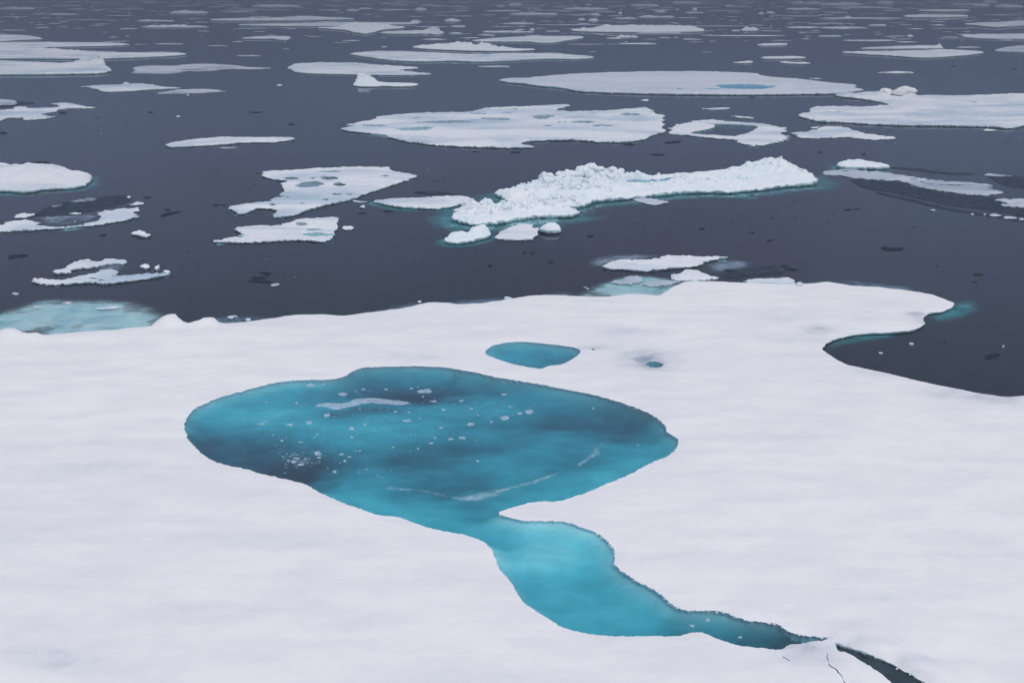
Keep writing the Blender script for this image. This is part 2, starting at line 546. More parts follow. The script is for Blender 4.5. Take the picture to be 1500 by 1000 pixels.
# ------------------------------------------------------------------ traced outlines (photograph pixels on the water)
POND = [(268.7,622.7),(279.3,601.3),(298,590.7),(323.3,580),(351.3,573.3),(374,566.7),(399.3,560),(426,556.5),(458,555.2),(482,555.2),(500.7,552.5),(516.7,542.7),(530,537.3),(564.7,536),(610,535.2),(645,536.5),(660,538),(700,545.3),(726.7,552),(758.7,556.8),(790.7,561.3),(828,569.3),(865.3,576),(902.7,586),(934.7,597.3),(961.3,609.3),(974.7,621.3),(977.3,632),(993.3,641.3),(994.7,646.7),(989.3,658.7),(977.3,668),(961.3,673.3),(937.3,685.3),(921.3,694.7),(886.7,708),(857.3,721.3),(817.3,734),(790.7,732.5),(769.3,736.5),(742.7,744),(729.3,749.3),(733,752.5),(747.5,757),(767.5,761.3),(792.5,761.3),(830,762.5),(850,770),(870,777),(885,786.3),(900,802.5),(901.3,812.5),(899.5,825),(910,833.8),(930,847.5),(952.5,858.8),(970,870),(982.5,882.5),(1000,892.5),(1040,892.5),(1063,894.4),(1084,904.8),(1118.6,909.6),(1139.4,911.7),(1160,925.6),(1181,929.7),(1201.8,931.5),(1215.7,934),(1208,939),(1191.4,938.8),(1176,944),(1163.7,940.8),(1155,944),(1143,951.6),(1118.6,947.7),(1084,944.3),(1056,936.7),(1040,929),(1025,923.8),(1007.7,926.3),(993.9,930.8),(975,930),(930,930.5),(900,930.5),(867.5,928),(842.5,923.3),(822.5,917.5),(807.5,907.5),(790,896.3),(767.5,882.5),(755,865),(751.3,855),(740,841.3),(728.8,828.8),(725,815),(720,801.3),(705,790),(680,782),(650,776.5),(628.7,772),(607.3,764.8),(580.7,754.7),(554,754),(535.3,746.7),(514,740),(487.3,729.3),(468.7,720.5),(447.3,708.8),(420.7,700.8),(388.7,694.7),(356.7,685.3),(327.3,679.5),(308.7,672.5),(294,662.7),(282,650.7),(274,640)]
POND2 = [(709.5,513),(720.8,505),(739,500.6),(761.6,499),(786.5,500.6),(816,504),(838.7,506.7),(852.3,512.4),(843.2,522),(825,532.3),(802.4,534.6),(793.3,539),(779.7,537.5),(754.8,533),(725.3,524.4),(711.7,518)]
LEAD = [(1219,941.5),(1236.5,946),(1274.6,959),(1305.8,970.5),(1330,984),(1356,999),(1400,1030),(1440,1080),(1470,1130),(1430,1135),(1390,1110),(1350,1070),(1325,1030),(1307.6,1001),(1293.7,988),(1274.6,975),(1243.4,960),(1225,949)]
MELT_HOLE = [(945,531),(950,528),(958,527.5),(966,529),(973,532),(970,536),(960,537.5),(951,536),(946,534)]
PINHOLE = [(866.5,510),(869,509),(871.5,510.3),(869,511.8)]
CRACK = [(1211.5,953),(1212.6,956),(1211.8,962),(1214,966),(1214.2,971),(1219,974.5),(1226,978),(1229,983),(1234,987),(1235.4,993),(1239,998),(1246,1012),(1244.6,1012.6),(1237.4,999),(1234,993.6),(1232.6,988),(1227.4,984),(1224.6,979.4),(1218,975.8),(1213,972),(1212.8,966.6),(1210.4,962)]
CRACK2 = [(1143,959),(1148,959.6),(1152,962),(1156,965),(1160,968.4),(1155,966),(1151,963.4)]
SEA_EDGE = [(-420,560),(-200,515),(-60,492),(0,487),(25,492),(53,490.7),(75,487.5),(112,485),(149,482.7),(187,478.7),(215,476),(245,470),(275,471.5),(300,470),(330.7,472),(354.7,470.5),(384,466.6),(426,460),(468,458),(507,461),(543.6,454.6),(580,451),(610.8,446),(631.8,441.5),(652.8,444),(692,444),(706.7,442.7),(738.7,437),(770.7,432),(786.7,430),(826.7,430.7),(850.7,432.8),(893.3,432.8),(928,427.5),(950,430),(965,431.5),(977,425),(989,417),(1005,410.5),(1053,410.7),(1085,412.5),(1120,411),(1160,412),(1176.4,414),(1212.8,412.6),(1238.8,416),(1280.4,418),(1332.4,423.7),(1366.2,429.7),(1385,437),(1398.6,442.7),(1396,447),(1383,454.4),(1363.6,455.7),(1353.7,461),(1352,467),(1356.3,472),(1337.6,482.5),(1306.4,484.8),(1275,485.6),(1249,488),(1223,494.7),(1207.6,502.5),(1203,509.5),(1218,519.4),(1237.5,531.8),(1264.8,537),(1296,543.3),(1332.4,552.6),(1368.8,561),(1405,568.2),(1441.5,574.7),(1472.7,579),(1500,578),(1560,570),(1660,566),(1900,560)]

FB = 0.17                                            # freeboard of the big floe
outer = np.concatenate([atn(SEA_EDGE, FB), np.array([(58, 22), (48, 2), (20, -6), (-20, -6), (-48, 2), (-62, 20)], float)])
ring_out = resample(outer, 4.0, 0.9, 1)
ring_pond = resample(atn(POND, 0.06), 2.4, 0.9, 1, 1.4, 2.0)
ring_pond2 = resample(atn(POND2, 0.08), 3.0, 0.5, 1)
ring_lead = resample(atn(LEAD, 0.06), 4.0, 1.6, 0, 1.5)
ring_hole = resample(atn(MELT_HOLE, 0.08), 2.0, 1.2, 0, 2)
ring_pin = resample(atn(PINHOLE, 0.08), 2.0, 0.3, 0)
ring_crack = resample(atn(CRACK, 0.08), 3.5, 0.35, 0)
ring_crack2 = resample(atn(CRACK2, 0.08), 3.5, 0.35, 0)

def offset(ring, d, smooth=6):
    """the ring pushed outwards by d metres, without its small teeth"""
    p = ring.copy()
    for _ in range(smooth):
        p = p * 0.5 + (np.roll(p, 1, 0) + np.roll(p, -1, 0)) * 0.25
    q = p + normals(p) * d
    return q

# ------------------------------------------------------------------ ice builder
def ridge_height(V, ridges, domes):
    z = np.zeros(len(V)); rub = np.zeros(len(V))
    for pts, w, lump in ridges:                      # pts: (px, py, metres high)
        P = atn(pts); Hh = np.array([p[2] for p in pts], float)
        best = np.full(len(V), 1e9); hh = np.zeros(len(V))
        for i in range(max(1, len(P) - 1)):
            a = P[i]; b = P[min(i + 1, len(P) - 1)]; ab = b - a
            t = np.clip(((V - a) @ ab) / max(ab @ ab, 1e-9), 0, 1)
            d = np.hypot(*(V - a - t[:, None] * ab).T)
            h = Hh[i] + (Hh[min(i + 1, len(P) - 1)] - Hh[i]) * t
            m = d < best
            best = np.where(m, d, best); hh = np.where(m, h, hh)
        wv = w * (1 + 0.45 * fbm(V[:, 0] / (w * 1.2), V[:, 1] / (w * 1.2), 3))
        g = np.exp(-(best / np.maximum(wv, 0.1)) ** 2)
        z = np.maximum(z, hh * g * (1 - 0.35 * lump + 0.5 * lump * fbm(V[:, 0] * 0.8, V[:, 1] * 0.8, 3)))
        rub = np.maximum(rub, lump * sstep(g * 2.0) * np.minimum(hh, 1.2))
    for px, py, h, r in domes:
        c = np.array(at(px, py)); d = np.hypot(*(V - c).T) / r
        z = np.maximum(z, h * np.sqrt(np.clip(1 - d * d, 0, 1)) * (1 + 0.15 * fbm(V[:, 0] * 1.1, V[:, 1] * 1.1, 2)))
    if rub.max() > 0:
        f1, b1 = worley(V[:, 0] / 0.95, V[:, 1] / 0.95)
        f2, b2 = worley(V[:, 0] / 0.42 + 9, V[:, 1] / 0.42)
        z += rub * (0.50 * b1 * sstep((0.60 - f1) / 0.22) * (1 + 0.5 * gnoise(V[:, 0] * 1.7, V[:, 1] * 1.7)) + 0.14 * b2 * sstep((0.62 - f2) / 0.3))
    return z

def walls(mesh, ring, ztop, sign, fb, ledge, mi, under=1.0):
    """sides of the ice: crust, notch at the waterline, melt ledge under water"""
    n = len(ring); nr = normals(ring) * sign
    lw = abs(ledge) * np.clip(0.55 + 0.9 * fbm(ring[:, 0] * 0.35, ring[:, 1] * 0.35, 3), 0.05, 1.6)
    nb = 0.25 * fb * fbm(ring[:, 0] * 3, ring[:, 1] * 3, 2)
    rows = [(0 * lw, ztop), (0.10 * fb + nb, ztop * 0.62), (-min(0.25 * fb, 0.06) + nb, np.full(n, 0.02))]
    if ledge > 0 and sign > 0:
        rows += [(-0.3 * fb + 0 * lw, np.full(n, -0.10 * under)), (lw * 0.75, np.full(n, -0.38 * under)), (lw, np.full(n, -0.75 * under)),
                 (lw * 0.5, np.full(n, -1.6 * under)), (lw * 0 - 0.6, np.full(n, -2.2 * under))]
    elif sign > 0:                                    # melted back under the waterline
        per = np.linalg.norm(ring - np.roll(ring, 1, 0), axis=1).sum()
        q = min(0.5, 0.5 * abs(area(ring)) / per)
        rows += [(-min(0.4 * fb, q) + 0 * lw, np.full(n, -0.05)), (0 * lw - q, np.full(n, -0.08)), (0 * lw - 1.6 * q, np.full(n, -0.12))]
    else:                                             # walls of a pond or puddle
        rows[1] = (0.012 + nb, ztop * 0.7); rows[2] = (-0.03 + nb, np.full(n, 0.008))
        rows += [(0 * lw - 0.035, np.full(n, -0.04)), (0 * lw - 0.03, np.full(n, -0.10)), (0 * lw - 0.02, np.full(n, -0.5 * under))]
    V = np.concatenate([np.column_stack([ring + nr * np.asarray(o)[:, None], z]) for o, z in rows])
    F = []
    for r in range(len(rows) - 1):
        for i in range(n):
            j = (i + 1) % n
            q = (r * n + i, (r + 1) * n + i, (r + 1) * n + j, r * n + j)
            F.append(q if sign > 0 else q[::-1])
    mesh.add(V, F, mi)

def ice_body(mesh, ring, holes, fb, step_px, relief=0.06, ew=0.5, ridges=(), domes=(), ledge=0.6, under=1.0, smin=0.04, mats=(0, 1), extra=None, hole_fb=1.0, micro=0.35):
    V, T, D = fill(ring, holes, step_px, smin)
    rmap, ro = dict(RMAP), 0
    if len(T) == 0:
        return None
    x, y = V.T
    z = fb * (0.62 + 0.38 * sstep(D / ew)) + relief * np.minimum(1, 0.35 + D / (2 * ew)) * fbm(x * 0.16, y * 0.16, 5) \
        + micro * relief * fbm(x * 1.1, y * 1.1, 4)
    z += ridge_height(V, ridges, domes) * sstep(D / (0.35 * ew) + 0.25)
    if extra is not None:
        z += extra(V, D)
    z = np.maximum(z, 0.22 * fb)
    mesh.add(np.column_stack([V, z]), T, mats[0])
    for r, s in [(ring, 1)] + [(h, -1) for h in holes]:
        zt = np.array([z[rmap[ro + i]] if (ro + i) in rmap else fb * 0.4 for i in range(len(r))])
        ro += len(r)
        walls(mesh, r, zt, s, fb if s > 0 else fb * hole_fb, ledge, mats[1 if s > 0 else -1], under)
    return V, T, D, z

def ellipse(cx, cy, rx, ry, n=14):
    return [(cx + rx * math.cos(2 * math.pi * k / n) * (1 + .18 * math.sin(3 * k + cx)), cy + ry * math.sin(2 * math.pi * k / n)) for k in range(n)]

SURF = {}
def floe(name, label, cat, pts, fb=0.3, amp=1.3, step=2.6, holes=(), ridges=(), domes=(), material=None, ledge=0.0, relief=0.06, ew=0.6, group=None, smooth=1, under=1.0, top=None):
    """one floe. holes: (cx, cy, rx, ry, depth of its ice bed or None) or (list of points, depth)"""
    ring = resample(atn(pts, fb), max(1.6, step * 0.7), amp * 2.3, smooth, 0.7, 1.9)
    H, beds = [], []
    for h in holes:
        hp = h[0] if isinstance(h[0], list) else ellipse(*h[:4])
        r = resample(atn(hp, fb), max(1.6, step * 0.7), 1.5, 1, 1.0, 1.4)
        H.append(r); beds.append((r, h[-1]))
    big_ok = ledge >= 0.8
    H2 = []
    for i, r in enumerate(H):
        if inside(r, ring).all():
            H2.append(r)
    m = Mesh()
    res = ice_body(m, ring, H2, fb, step, relief, ew, ridges, domes, 0.0, under, micro=0.9)
    T0 = len(res[0]) if res else 0
    for r, dpt in beds:
        if dpt is None: continue
        kind_ = 2 if dpt < 0.3 else 3 if dpt < 0.5 else 4 if dpt < 0.8 else 5
        rr = offset(r, 0.12, 2)
        V, T, D = fill(rr, (), step * 3)
        if len(T) and res:
            dd = np.hypot(res[0][:, 0] - r[:, 0].mean(), res[0][:, 1] - r[:, 1].mean()) < np.ptp(r[:, 0]) * 0.6 + 0.5
            zr = min([(res[3][np.hypot(res[0][:, 0] - a_, res[0][:, 1] - b_).argmin()]) for a_, b_ in r[::3]])
            m.add(np.column_stack([V, np.full(len(V), max(0.015, zr - 0.03))]), T, kind_)
    o = m.build(name, [material or M_FLOE, M_WALL, *PUD])
    SURF[o.name] = np.concatenate(m.v)[:T0, :3]
    if big_ok:
        lw = ledge * (1.6 if ledge > 1.5 else 1.2)
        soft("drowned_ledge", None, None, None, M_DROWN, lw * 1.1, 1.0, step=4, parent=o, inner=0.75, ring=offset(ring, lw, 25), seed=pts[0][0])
    return tag(o, label, cat, group)

def soft(name, label, cat, pts, material, fade=1.5, cover=1.0, z=-0.03, step=3.5, amp=2.0, parent=None, inner=0.0, ring=None, seed=0.0, group=None):
    """drowned or wet ice: a sheet whose cover thins out to nothing at its rim. inner > 0: shade of the undercut side painted as darker colour next to the ice above"""
    if ring is None:
        ring = resample(atn(pts), step, amp, 1)
    V, T, D = fill(ring, (), step)
    if len(T) == 0: return None
    n1 = fbm(V[:, 0] * .32 + seed, V[:, 1] * .32, 4); n2 = fbm(V[:, 0] * .5 + 9, V[:, 1] * .5 + seed, 4)
    f = fade * (1 + 0.5 * n2)
    cov = cover * sstep(D / np.maximum(f, 0.1)) * np.clip(0.95 + 1.0 * n1, 0.15, 1.3)
    pale = np.clip((0.95 if material is M_DROWNP else 0.36) + 0.7 * n2 - inner * sstep(D / fade - 0.4), 0, 1)  # inner paints the undercut's shade into the ice colour
    m = Mesh(); m.add(np.column_stack([V, z - (0.02 if z < 0 else 0.002) * (1 + n1)]), T, 0)
    o = m.build(name, [material], parent)
    for an, val in (("cover", cov), ("pale", pale)):
        q = o.data.attributes.new(an, 'FLOAT', 'POINT'); q.data.foreach_set("value", np.clip(val, 0, 1).astype(np.float32))
    return tag(o, label, cat, group)

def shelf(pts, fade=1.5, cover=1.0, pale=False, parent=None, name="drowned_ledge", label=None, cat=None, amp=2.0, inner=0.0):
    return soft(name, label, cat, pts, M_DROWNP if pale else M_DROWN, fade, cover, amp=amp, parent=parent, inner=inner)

def sheet(name, label, cat, pts, material, z=0.012, th=0.02, amp=1.6, step=3.0, group=None, parent=None, holes=(), kind=None, zpx=None):
    """a thin plate of ice lying on the water"""
    ring = resample(atn(pts, z), step, amp, 1, 1.3)
    hs = [resample(atn(ellipse(*h), z), step, 0.8, 1) for h in holes]
    hs = [h for h in hs if inside(h, ring).all()]
    V, T, D = fill(ring, hs, step * 3)
    m = Mesh()
    if len(T):
        m.add(np.column_stack([V, z + th * 0.5 + th * 0.3 * fbm(V[:, 0] * 2, V[:, 1] * 2, 2)]), T, 0)
    for r, s in [(ring, 1)] + [(h, -1) for h in hs]:
        n = len(r)
        nr = normals(r) * s
        W = np.concatenate([np.column_stack([r, np.full(n, z + th * .5)]), np.column_stack([r + nr * 0.01, np.full(n, z - th * .5)])])
        m.add(W, [((i, n + i, n + (i + 1) % n, (i + 1) % n) if s > 0 else (i, (i + 1) % n, n + (i + 1) % n, n + i)) for i in range(n)], 0)
    o = m.build(name, [material], parent)
    return tag(o, label, cat, group, kind)

_ICO = None
def lump(c, r, flat=0.7, seed=0, sub=1, cut=True):
    """an irregular block: vertices, faces"""
    global _ICO
    if _ICO is None:
        import bmesh
        _ICO = {}
        for s in (1, 2, 3):
            bm = bmesh.new(); bmesh.ops.create_icosphere(bm, subdivisions=s, radius=1.0)
            _ICO[s] = (np.array([v.co[:] for v in bm.verts]), [tuple(v.index for v in f.verts) for f in bm.faces]); bm.free()
    v, f = _ICO[sub]
    R = np.random.default_rng(seed)
    ax = R.uniform(0.7, 1.35, 3) * np.array([1, 1, flat])
    off = R.uniform(-50, 50, 2)
    d = 1 + 0.32 * gnoise(v[:, 0] * 1.3 + off[0] + v[:, 2], v[:, 1] * 1.3 + off[1] - v[:, 2] * 0.7) + 0.14 * gnoise(v[:, 0] * 3.1 + off[1], v[:, 2] * 3.1 + v[:, 1] * 2 + off[0])
    q = v * d[:, None]
    nrm = R.normal(size=(5, 3)); nrm /= np.linalg.norm(nrm, axis=1, keepdims=True)
    for k in (nrm if cut else ()):                                    # broken faces
        s = q @ k; q = q - np.clip(s - 0.58, 0, None)[:, None] * k * 0.9
    q = q * ax
    a = R.uniform(0, 6.28); ca, sa = math.cos(a), math.sin(a)
    q = np.column_stack([q[:, 0] * ca - q[:, 1] * sa, q[:, 0] * sa + q[:, 1] * ca, q[:, 2]])
    return q * r + np.asarray(c), f

def blocks(parent, spots, zf=0.0, name="ice_block", material=None, sub=2, cut=True):
    S_ = SURF[parent.name]
    for k, (px, py, r) in enumerate(spots):
        x, y = at(px, py)
        d = np.hypot(S_[:, 0] - x, S_[:, 1] - y)
        i = int(np.argmin(d))
        if d[i] > 1.2: continue
        x, y = 0.5 * (x + S_[i, 0]), 0.5 * (y + S_[i, 1])
        zf = S_[i, 2] + 0.12 * r
        m = Mesh(); v, f = lump((0, 0, 0), r, 0.75 if cut else 0.6, int(px * 13 + py), sub, cut)
        m.add(v, f, 0)
        o = m.build(name, [material or M_RUBBLE], smooth=not cut)
        o.location = (x, y, zf)
        if parent is not None:
            o.parent = parent
            o.location = (x - parent.location.x, y - parent.location.y, zf)

def rubble(parent, lines, count, rmin, rmax, spread, seed=1):
    """broken blocks heaped on a ridge, half sunk in its snow"""
    S_ = SURF[parent.name]; kd = KDTree(len(S_))
    for i, p in enumerate(S_.tolist()): kd.insert((p[0], p[1], 0), i)
    kd.balance()
    R_ = np.random.default_rng(seed); m = Mesh()
    P = [(np.array(at(a[0], a[1])), np.array(at(b[0], b[1]))) for l in lines for a, b in zip(l[:-1], l[1:])]
    W_ = np.array([np.linalg.norm(b - a) for a, b in P]); W_ /= W_.sum()
    for k in range(count):
        a, b = P[R_.choice(len(P), p=W_)]
        p = a + (b - a) * R_.random() + R_.normal(size=2) * spread
        q, i, d = kd.find((p[0], p[1], 0))
        if d > 0.35: continue
        r = rmin + (rmax - rmin) * R_.random() ** 2
        v, f = lump((q[0], q[1], S_[i, 2] + R_.uniform(-.15, .35) * r), r, 0.8, int(R_.integers(1e6)), 2 if r > 0.25 else 1)
        m.add(v, f, 0)
    o = m.build("snow_rubble", [M_RUBBLE], parent, smooth=False)
    o["kind"] = "stuff"
    return o

# ------------------------------------------------------------------ setting: sea and haze
pond_rings = [ring_pond, ring_pond2, ring_hole, ring_lead]
pond_big = [offset(r, 0.11, 4) for r in pond_rings]
S = 6000.0
sq = np.array([(-S, -S), (S, -S), (S, S), (-S, S)], float)
V, T, D = fill(sq, [offset(r, 0.02, 0) for r in pond_big], 1e9)
m = Mesh()
m.add(np.column_stack([V, np.zeros(len(V))]), T, 0)
m.add([(x, y, z) for z in (0, -4.0) for x, y in sq], [(0, 4, 5, 1), (1, 5, 6, 2), (2, 6, 7, 3), (3, 7, 4, 0)], 0)
m.add([(x, y, -4.0) for x, y in sq], [(3, 2, 1, 0)], 1)
sea = m.build("sea", [M_SEA, M_DEEP], smooth=False)
tag(sea, "dark slate blue calm sea with scattered ice floes", None, None, "structure")

SH = S + 60
m = Mesh()
m.add([(x, y, z) for z in (-5.0, CAM_H + 3.0) for x, y in ((-SH, -SH), (SH, -SH), (SH, SH), (-SH, SH))],
      [(0, 3, 2, 1), (4, 5, 6, 7), (0, 1, 5, 4), (1, 2, 6, 5), (2, 3, 7, 6), (3, 0, 4, 7)], 0)
hz = m.build("haze", [M_HAZE], smooth=False)
tag(hz, None, None, None, "stuff")

# ------------------------------------------------------------------ the big floe in front
big = bpy.data.objects.new("ice_floe", None)
COL.objects.link(big)
big.location = (0, 45, 0)
tag(big, "huge smooth snow-covered floe in the foreground holding the turquoise melt pond", "ice floe")

def big_extra(V, D):
    z = np.zeros(len(V)); x, y = V.T
    # raised lip round the pond and the lead
    dp = np.minimum(pdist(V, ring_pond), pdist(V, ring_lead))
    dp = np.minimum(dp, pdist(V, ring_pond2))
    z -= 0.095 * np.exp(-(dp / 1.6) ** 1.5)
    z += 0.02 * np.exp(-(dp / 0.4) ** 2)
    c = np.array(at(952, 532)); r = np.hypot((x - c[0]) / 1.6, (y - c[1]) / 1.6)
    z -= 0.10 * np.exp(-r ** 2)
    rr = np.array(at(1230, 955)); r = np.hypot((x - rr[0]) / 1.6, (y - rr[1]) / 1.0)
    z += 0.05 * np.exp(-r ** 2) * (1 + fbm(x * 3, y * 3, 3))
    return z

m = Mesh()
big_ridges = [([(1222, 934, .10), (1262, 945, .13), (1310, 958, .14), (1360, 985, .12), (1420, 1030, .1)], 0.45, 0.5),
              ([(1030, 888, .04), (1090, 898, .06), (1150, 908, .08), (1200, 922, .09)], 0.3, 0.4),
              ([(1152, 948, .05), (1190, 948, .07), (1215, 965, .05)], 0.4, 0.6),
              ([(1395, 560, .05), (1450, 572, .10), (1500, 575, .12), (1600, 570, .1)], 0.5, 0.6)]
big_domes = [(252, 474, 0.55, 1.05), (305, 474, 0.33, 1.1), (-2, 490, 0.62, 1.0), (28, 494, 0.5, 1.15), (42, 495, 0.3, 1.0), (118, 497, 0.14, 0.3),
             (632, 447, 0.12, 1.6), (1213, 417, 0.1, 1.4), (1393, 1010, 0.05, .3)]
ice_body(m, ring_out, [ring_pond, ring_pond2, ring_lead, ring_hole, ring_pin, ring_crack, ring_crack2], FB, 8.5, 0.07, 0.35, big_ridges, big_domes, 0.0, 2.2, 0.1, extra=big_extra, hole_fb=0.45, mats=(0, 1, 2))
crust = m.build("snow_crust", [M_SNOW, M_WALL, M_BED], big)
Vc = np.concatenate(m.v)[:, :2]
dz_ = Vc[:, 1] * cP + CAM_H * sP
uu = 750 + FPX * Vc[:, 0] / dz_; vv = 500 - FPX * (Vc[:, 1] * sP - CAM_H * cP) / dz_
wet = np.zeros(len(Vc))
for wx, wy, rx, ry, h in [(952, 530, 34, 13, .85), (925, 526, 20, 8, .35), (868, 511, 30, 3.5, .45), (912, 490, 60, 6, .22), (1200, 488, 22, 5, .55), (1190, 500, 70, 9, .16), (1345, 465, 16, 5, .7), (1350, 475, 12, 4, .5),
                          (1420, 580, 70, 10, .35), (1470, 590, 40, 8, .35), (1290, 548, 60, 8, .2), (1180, 950, 40, 8, .45), (1260, 950, 60, 7, .2), (1330, 975, 60, 8, .25), (1160, 960, 30, 8, .3), (1205, 970, 30, 14, .25),
                          (70, 965, 60, 16, .25), (100, 980, 60, 10, .2), (150, 690, 90, 8, .12), (185, 655, 70, 6, .12), (1170, 640, 80, 8, .14), (1090, 650, 60, 6, .12), (1390, 700, 90, 8, .12), (1360, 820, 90, 9, .1), (600, 525, 60, 5, .2), (1150, 470, 120, 10, .1),
                          (60, 493, 50, 6, .1), (1300, 880, 90, 12, .1), (500, 700, 50, 5, .0), (400, 800, 160, 14, .1), (300, 900, 160, 14, .1)]:
    wet += h * np.exp(-(((uu - wx) / rx) ** 2 + ((vv - wy) / ry) ** 2))
wet *= np.clip(0.85 + 0.8 * fbm(Vc[:, 0] * 1.1, Vc[:, 1] * 1.6, 4), 0.1, 1.6)
at_ = crust.data.attributes.new("wet", 'FLOAT', 'POINT')
at_.data.foreach_set("value", np.clip(wet, 0, 1).astype(np.float32))

def prism(ring, name, label, mat_, z0=-3.6, ztop=0.018):
    V, T, D = fill(ring, (), 1e9)
    m = Mesh()
    m.add(np.column_stack([V, np.full(len(V), ztop)]), T, 0)
    m.add(np.column_stack([V, np.full(len(V), z0)]), T[:, ::-1], 0)
    n = len(ring)
    W = np.concatenate([np.column_stack([ring, np.full(n, z)]) for z in (ztop, z0)])
    m.add(W, [(i, n + i, n + (i + 1) % n, (i + 1) % n) for i in range(n)], 0)
    o = m.build(name, [mat_], big, smooth=False)
    if label: o["label"] = label
    return o

# light (shallow) and dark (deep) places of the pond bed, pixel centre, pixel radii, metres
BED = [(395, 590, 95, 26, -0.30), (330, 600, 50, 22, -0.12), (345, 655, 100, 30, 0.8), (420, 683, 60, 18, 0.8), (300, 640, 30, 20, 0.5), (455, 662, 60, 16, 0.7),
       (640, 560, 110, 16, 0.85), (560, 575, 80, 16, 0.35), (470, 640, 60, 12, 0.1), (500, 615, 90, 12, -0.1), (600, 608, 80, 14, -0.18), (700, 575, 60, 16, -0.1),
       (815, 605, 80, 20, 0.55), (890, 600, 70, 16, 0.40), (930, 615, 40, 16, 0.45), (560, 655, 90, 16, 0.55), (640, 690, 110, 20, 0.40), (690, 640, 90, 14, 0.35),
       (810, 645, 32, 12, -0.22), (840, 640, 90, 22, 0.22), (500, 700, 60, 16, -0.15), (560, 740, 70, 20, -0.2), (880, 690, 110, 18, -0.25), (960, 650, 40, 18, -0.12),
       (640, 755, 90, 18, -0.2), (700, 725, 70, 12, 0.0), (740, 765, 70, 18, -0.2), (810, 795, 80, 34, -0.70), (770, 790, 40, 24, -0.2), (850, 860, 80, 40, -0.25), (870, 900, 70, 24, 0.05), (980, 905, 40, 16, 0.25),
       (1060, 918, 60, 16, 0.6), (1130, 932, 50, 16, 0.75), (1180, 935, 30, 10, 1.1)]

def bed(ring, name, base, spots, parent, material=None):
    rr = offset(ring, 0.16, 3)
    V, T, D = fill(rr, (), 7.0)
    h = np.zeros(len(V))
    # photograph pixel of every vertex on the water level
    depth = V[:, 1] * cP + CAM_H * sP
    u = 750 + FPX * V[:, 0] / depth; v = 500 - FPX * (V[:, 1] * sP - CAM_H * cP) / depth
    w1 = fbm(V[:, 0] * .3, V[:, 1] * .3, 4); w2 = fbm(V[:, 0] * .3 + 30, V[:, 1] * .3 - 8, 4)
    for cx, cy_, rx, ry, k in spots:
        h += k * np.exp(-(((u - cx + 22 * w1) / rx) ** 2 + ((v - cy_ + 8 * w2) / ry) ** 2))
    h += 0.27 * fbm(V[:, 0] * .24 + 5, V[:, 1] * .42, 3) + 0.09 * fbm(V[:, 0] * .9, V[:, 1] * 1.6, 4)
    z = base + 0.30 * np.clip(h, -0.8, 1.6)
    z = np.maximum(z, 0.1) * (0.16 + 0.84 * sstep(D / 1.0) ** 0.7)
    m = Mesh(); m.add(np.column_stack([V, -z]), T, 0)
    o = m.build(name, [material or M_PBED], parent)
    at_ = o.data.attributes.new("thin", 'FLOAT', 'POINT')          # where the ice under the pond is thin it is dark
    at_.data.foreach_set("value", np.clip(0.35 + 0.60 * h, 0, 1).astype(np.float32))
    return o

p1 = prism(pond_big[0], "melt_pond", "large turquoise melt pond narrowing into a channel at lower right", M_POND)
bed(ring_pond, "pond_bed", 0.44, BED, p1)
p2 = prism(pond_big[1], "melt_pond", "small oval blue melt pond beyond the large one", M_POND)
bed(ring_pond2, "pond_bed", 0.42, [(780, 518, 70, 20, 0.2)], p2)
p3 = prism(pond_big[2], "melt_hole", "tiny grey slush hole in the snow", M_POND)
bed(ring_hole, "pond_bed", 0.6, [(958, 532, 40, 20, 0.7)], p3)
p4 = prism(pond_big[3], "melt_channel", "dark open channel at the lower right edge of the snow", M_POND)
bed(ring_lead, "pond_bed", 0.16, [], p4, M_NILAS)
for o in (p1, p2, p3, p4):
    for ch in o.children:
        ch.location = (0, 0, 0)

# crumbly crust hanging at the rims
m = Mesh()
def crumbs(ring, prob, rmin, rmax, cond=None, zt=0.04):
    nr = normals(ring)
    for i in range(len(ring)):
        if rng.random() > prob: continue
        if cond is not None and not cond(ring[i], nr[i]): continue
        r = rng.uniform(rmin, rmax) * (0.6 + 0.4 * rng.random())
        p = ring[i] + nr[i] * rng.uniform(-0.07, 0.05)
        v, f = lump((p[0], p[1], zt * rng.uniform(0.3, 1.0)), r, 0.7, int(rng.integers(1e6)), 1)
        m.add(v, f, 0)
back = lambda p, n: n[1] > 0.2 or (n[0] > 0.5 and n[1] > -0.2)
crumbs(ring_pond, 0.6, 0.015, 0.055, back)
crumbs(ring_pond, 0.25, 0.02, 0.05, lambda p, n: p[1] < at(0, 800)[1] and n[1] > 0)
crumbs(ring_lead, 0.25, 0.015, 0.04, back)
crumbs(ring_hole, 0.7, 0.02, 0.06, None)
crumbs(ring_pond2, 0.3, 0.02, 0.05, back)
crumbs(ring_out, 0.30, 0.02, 0.07, lambda p, n: p[1] > 30 and n[1] < 0.3, 0.10)
o = m.build("rim_crumbs", [M_SNOW], big)
o["kind"] = "stuff"
o["label"] = "crumbly white crust along the pond and floe rims"

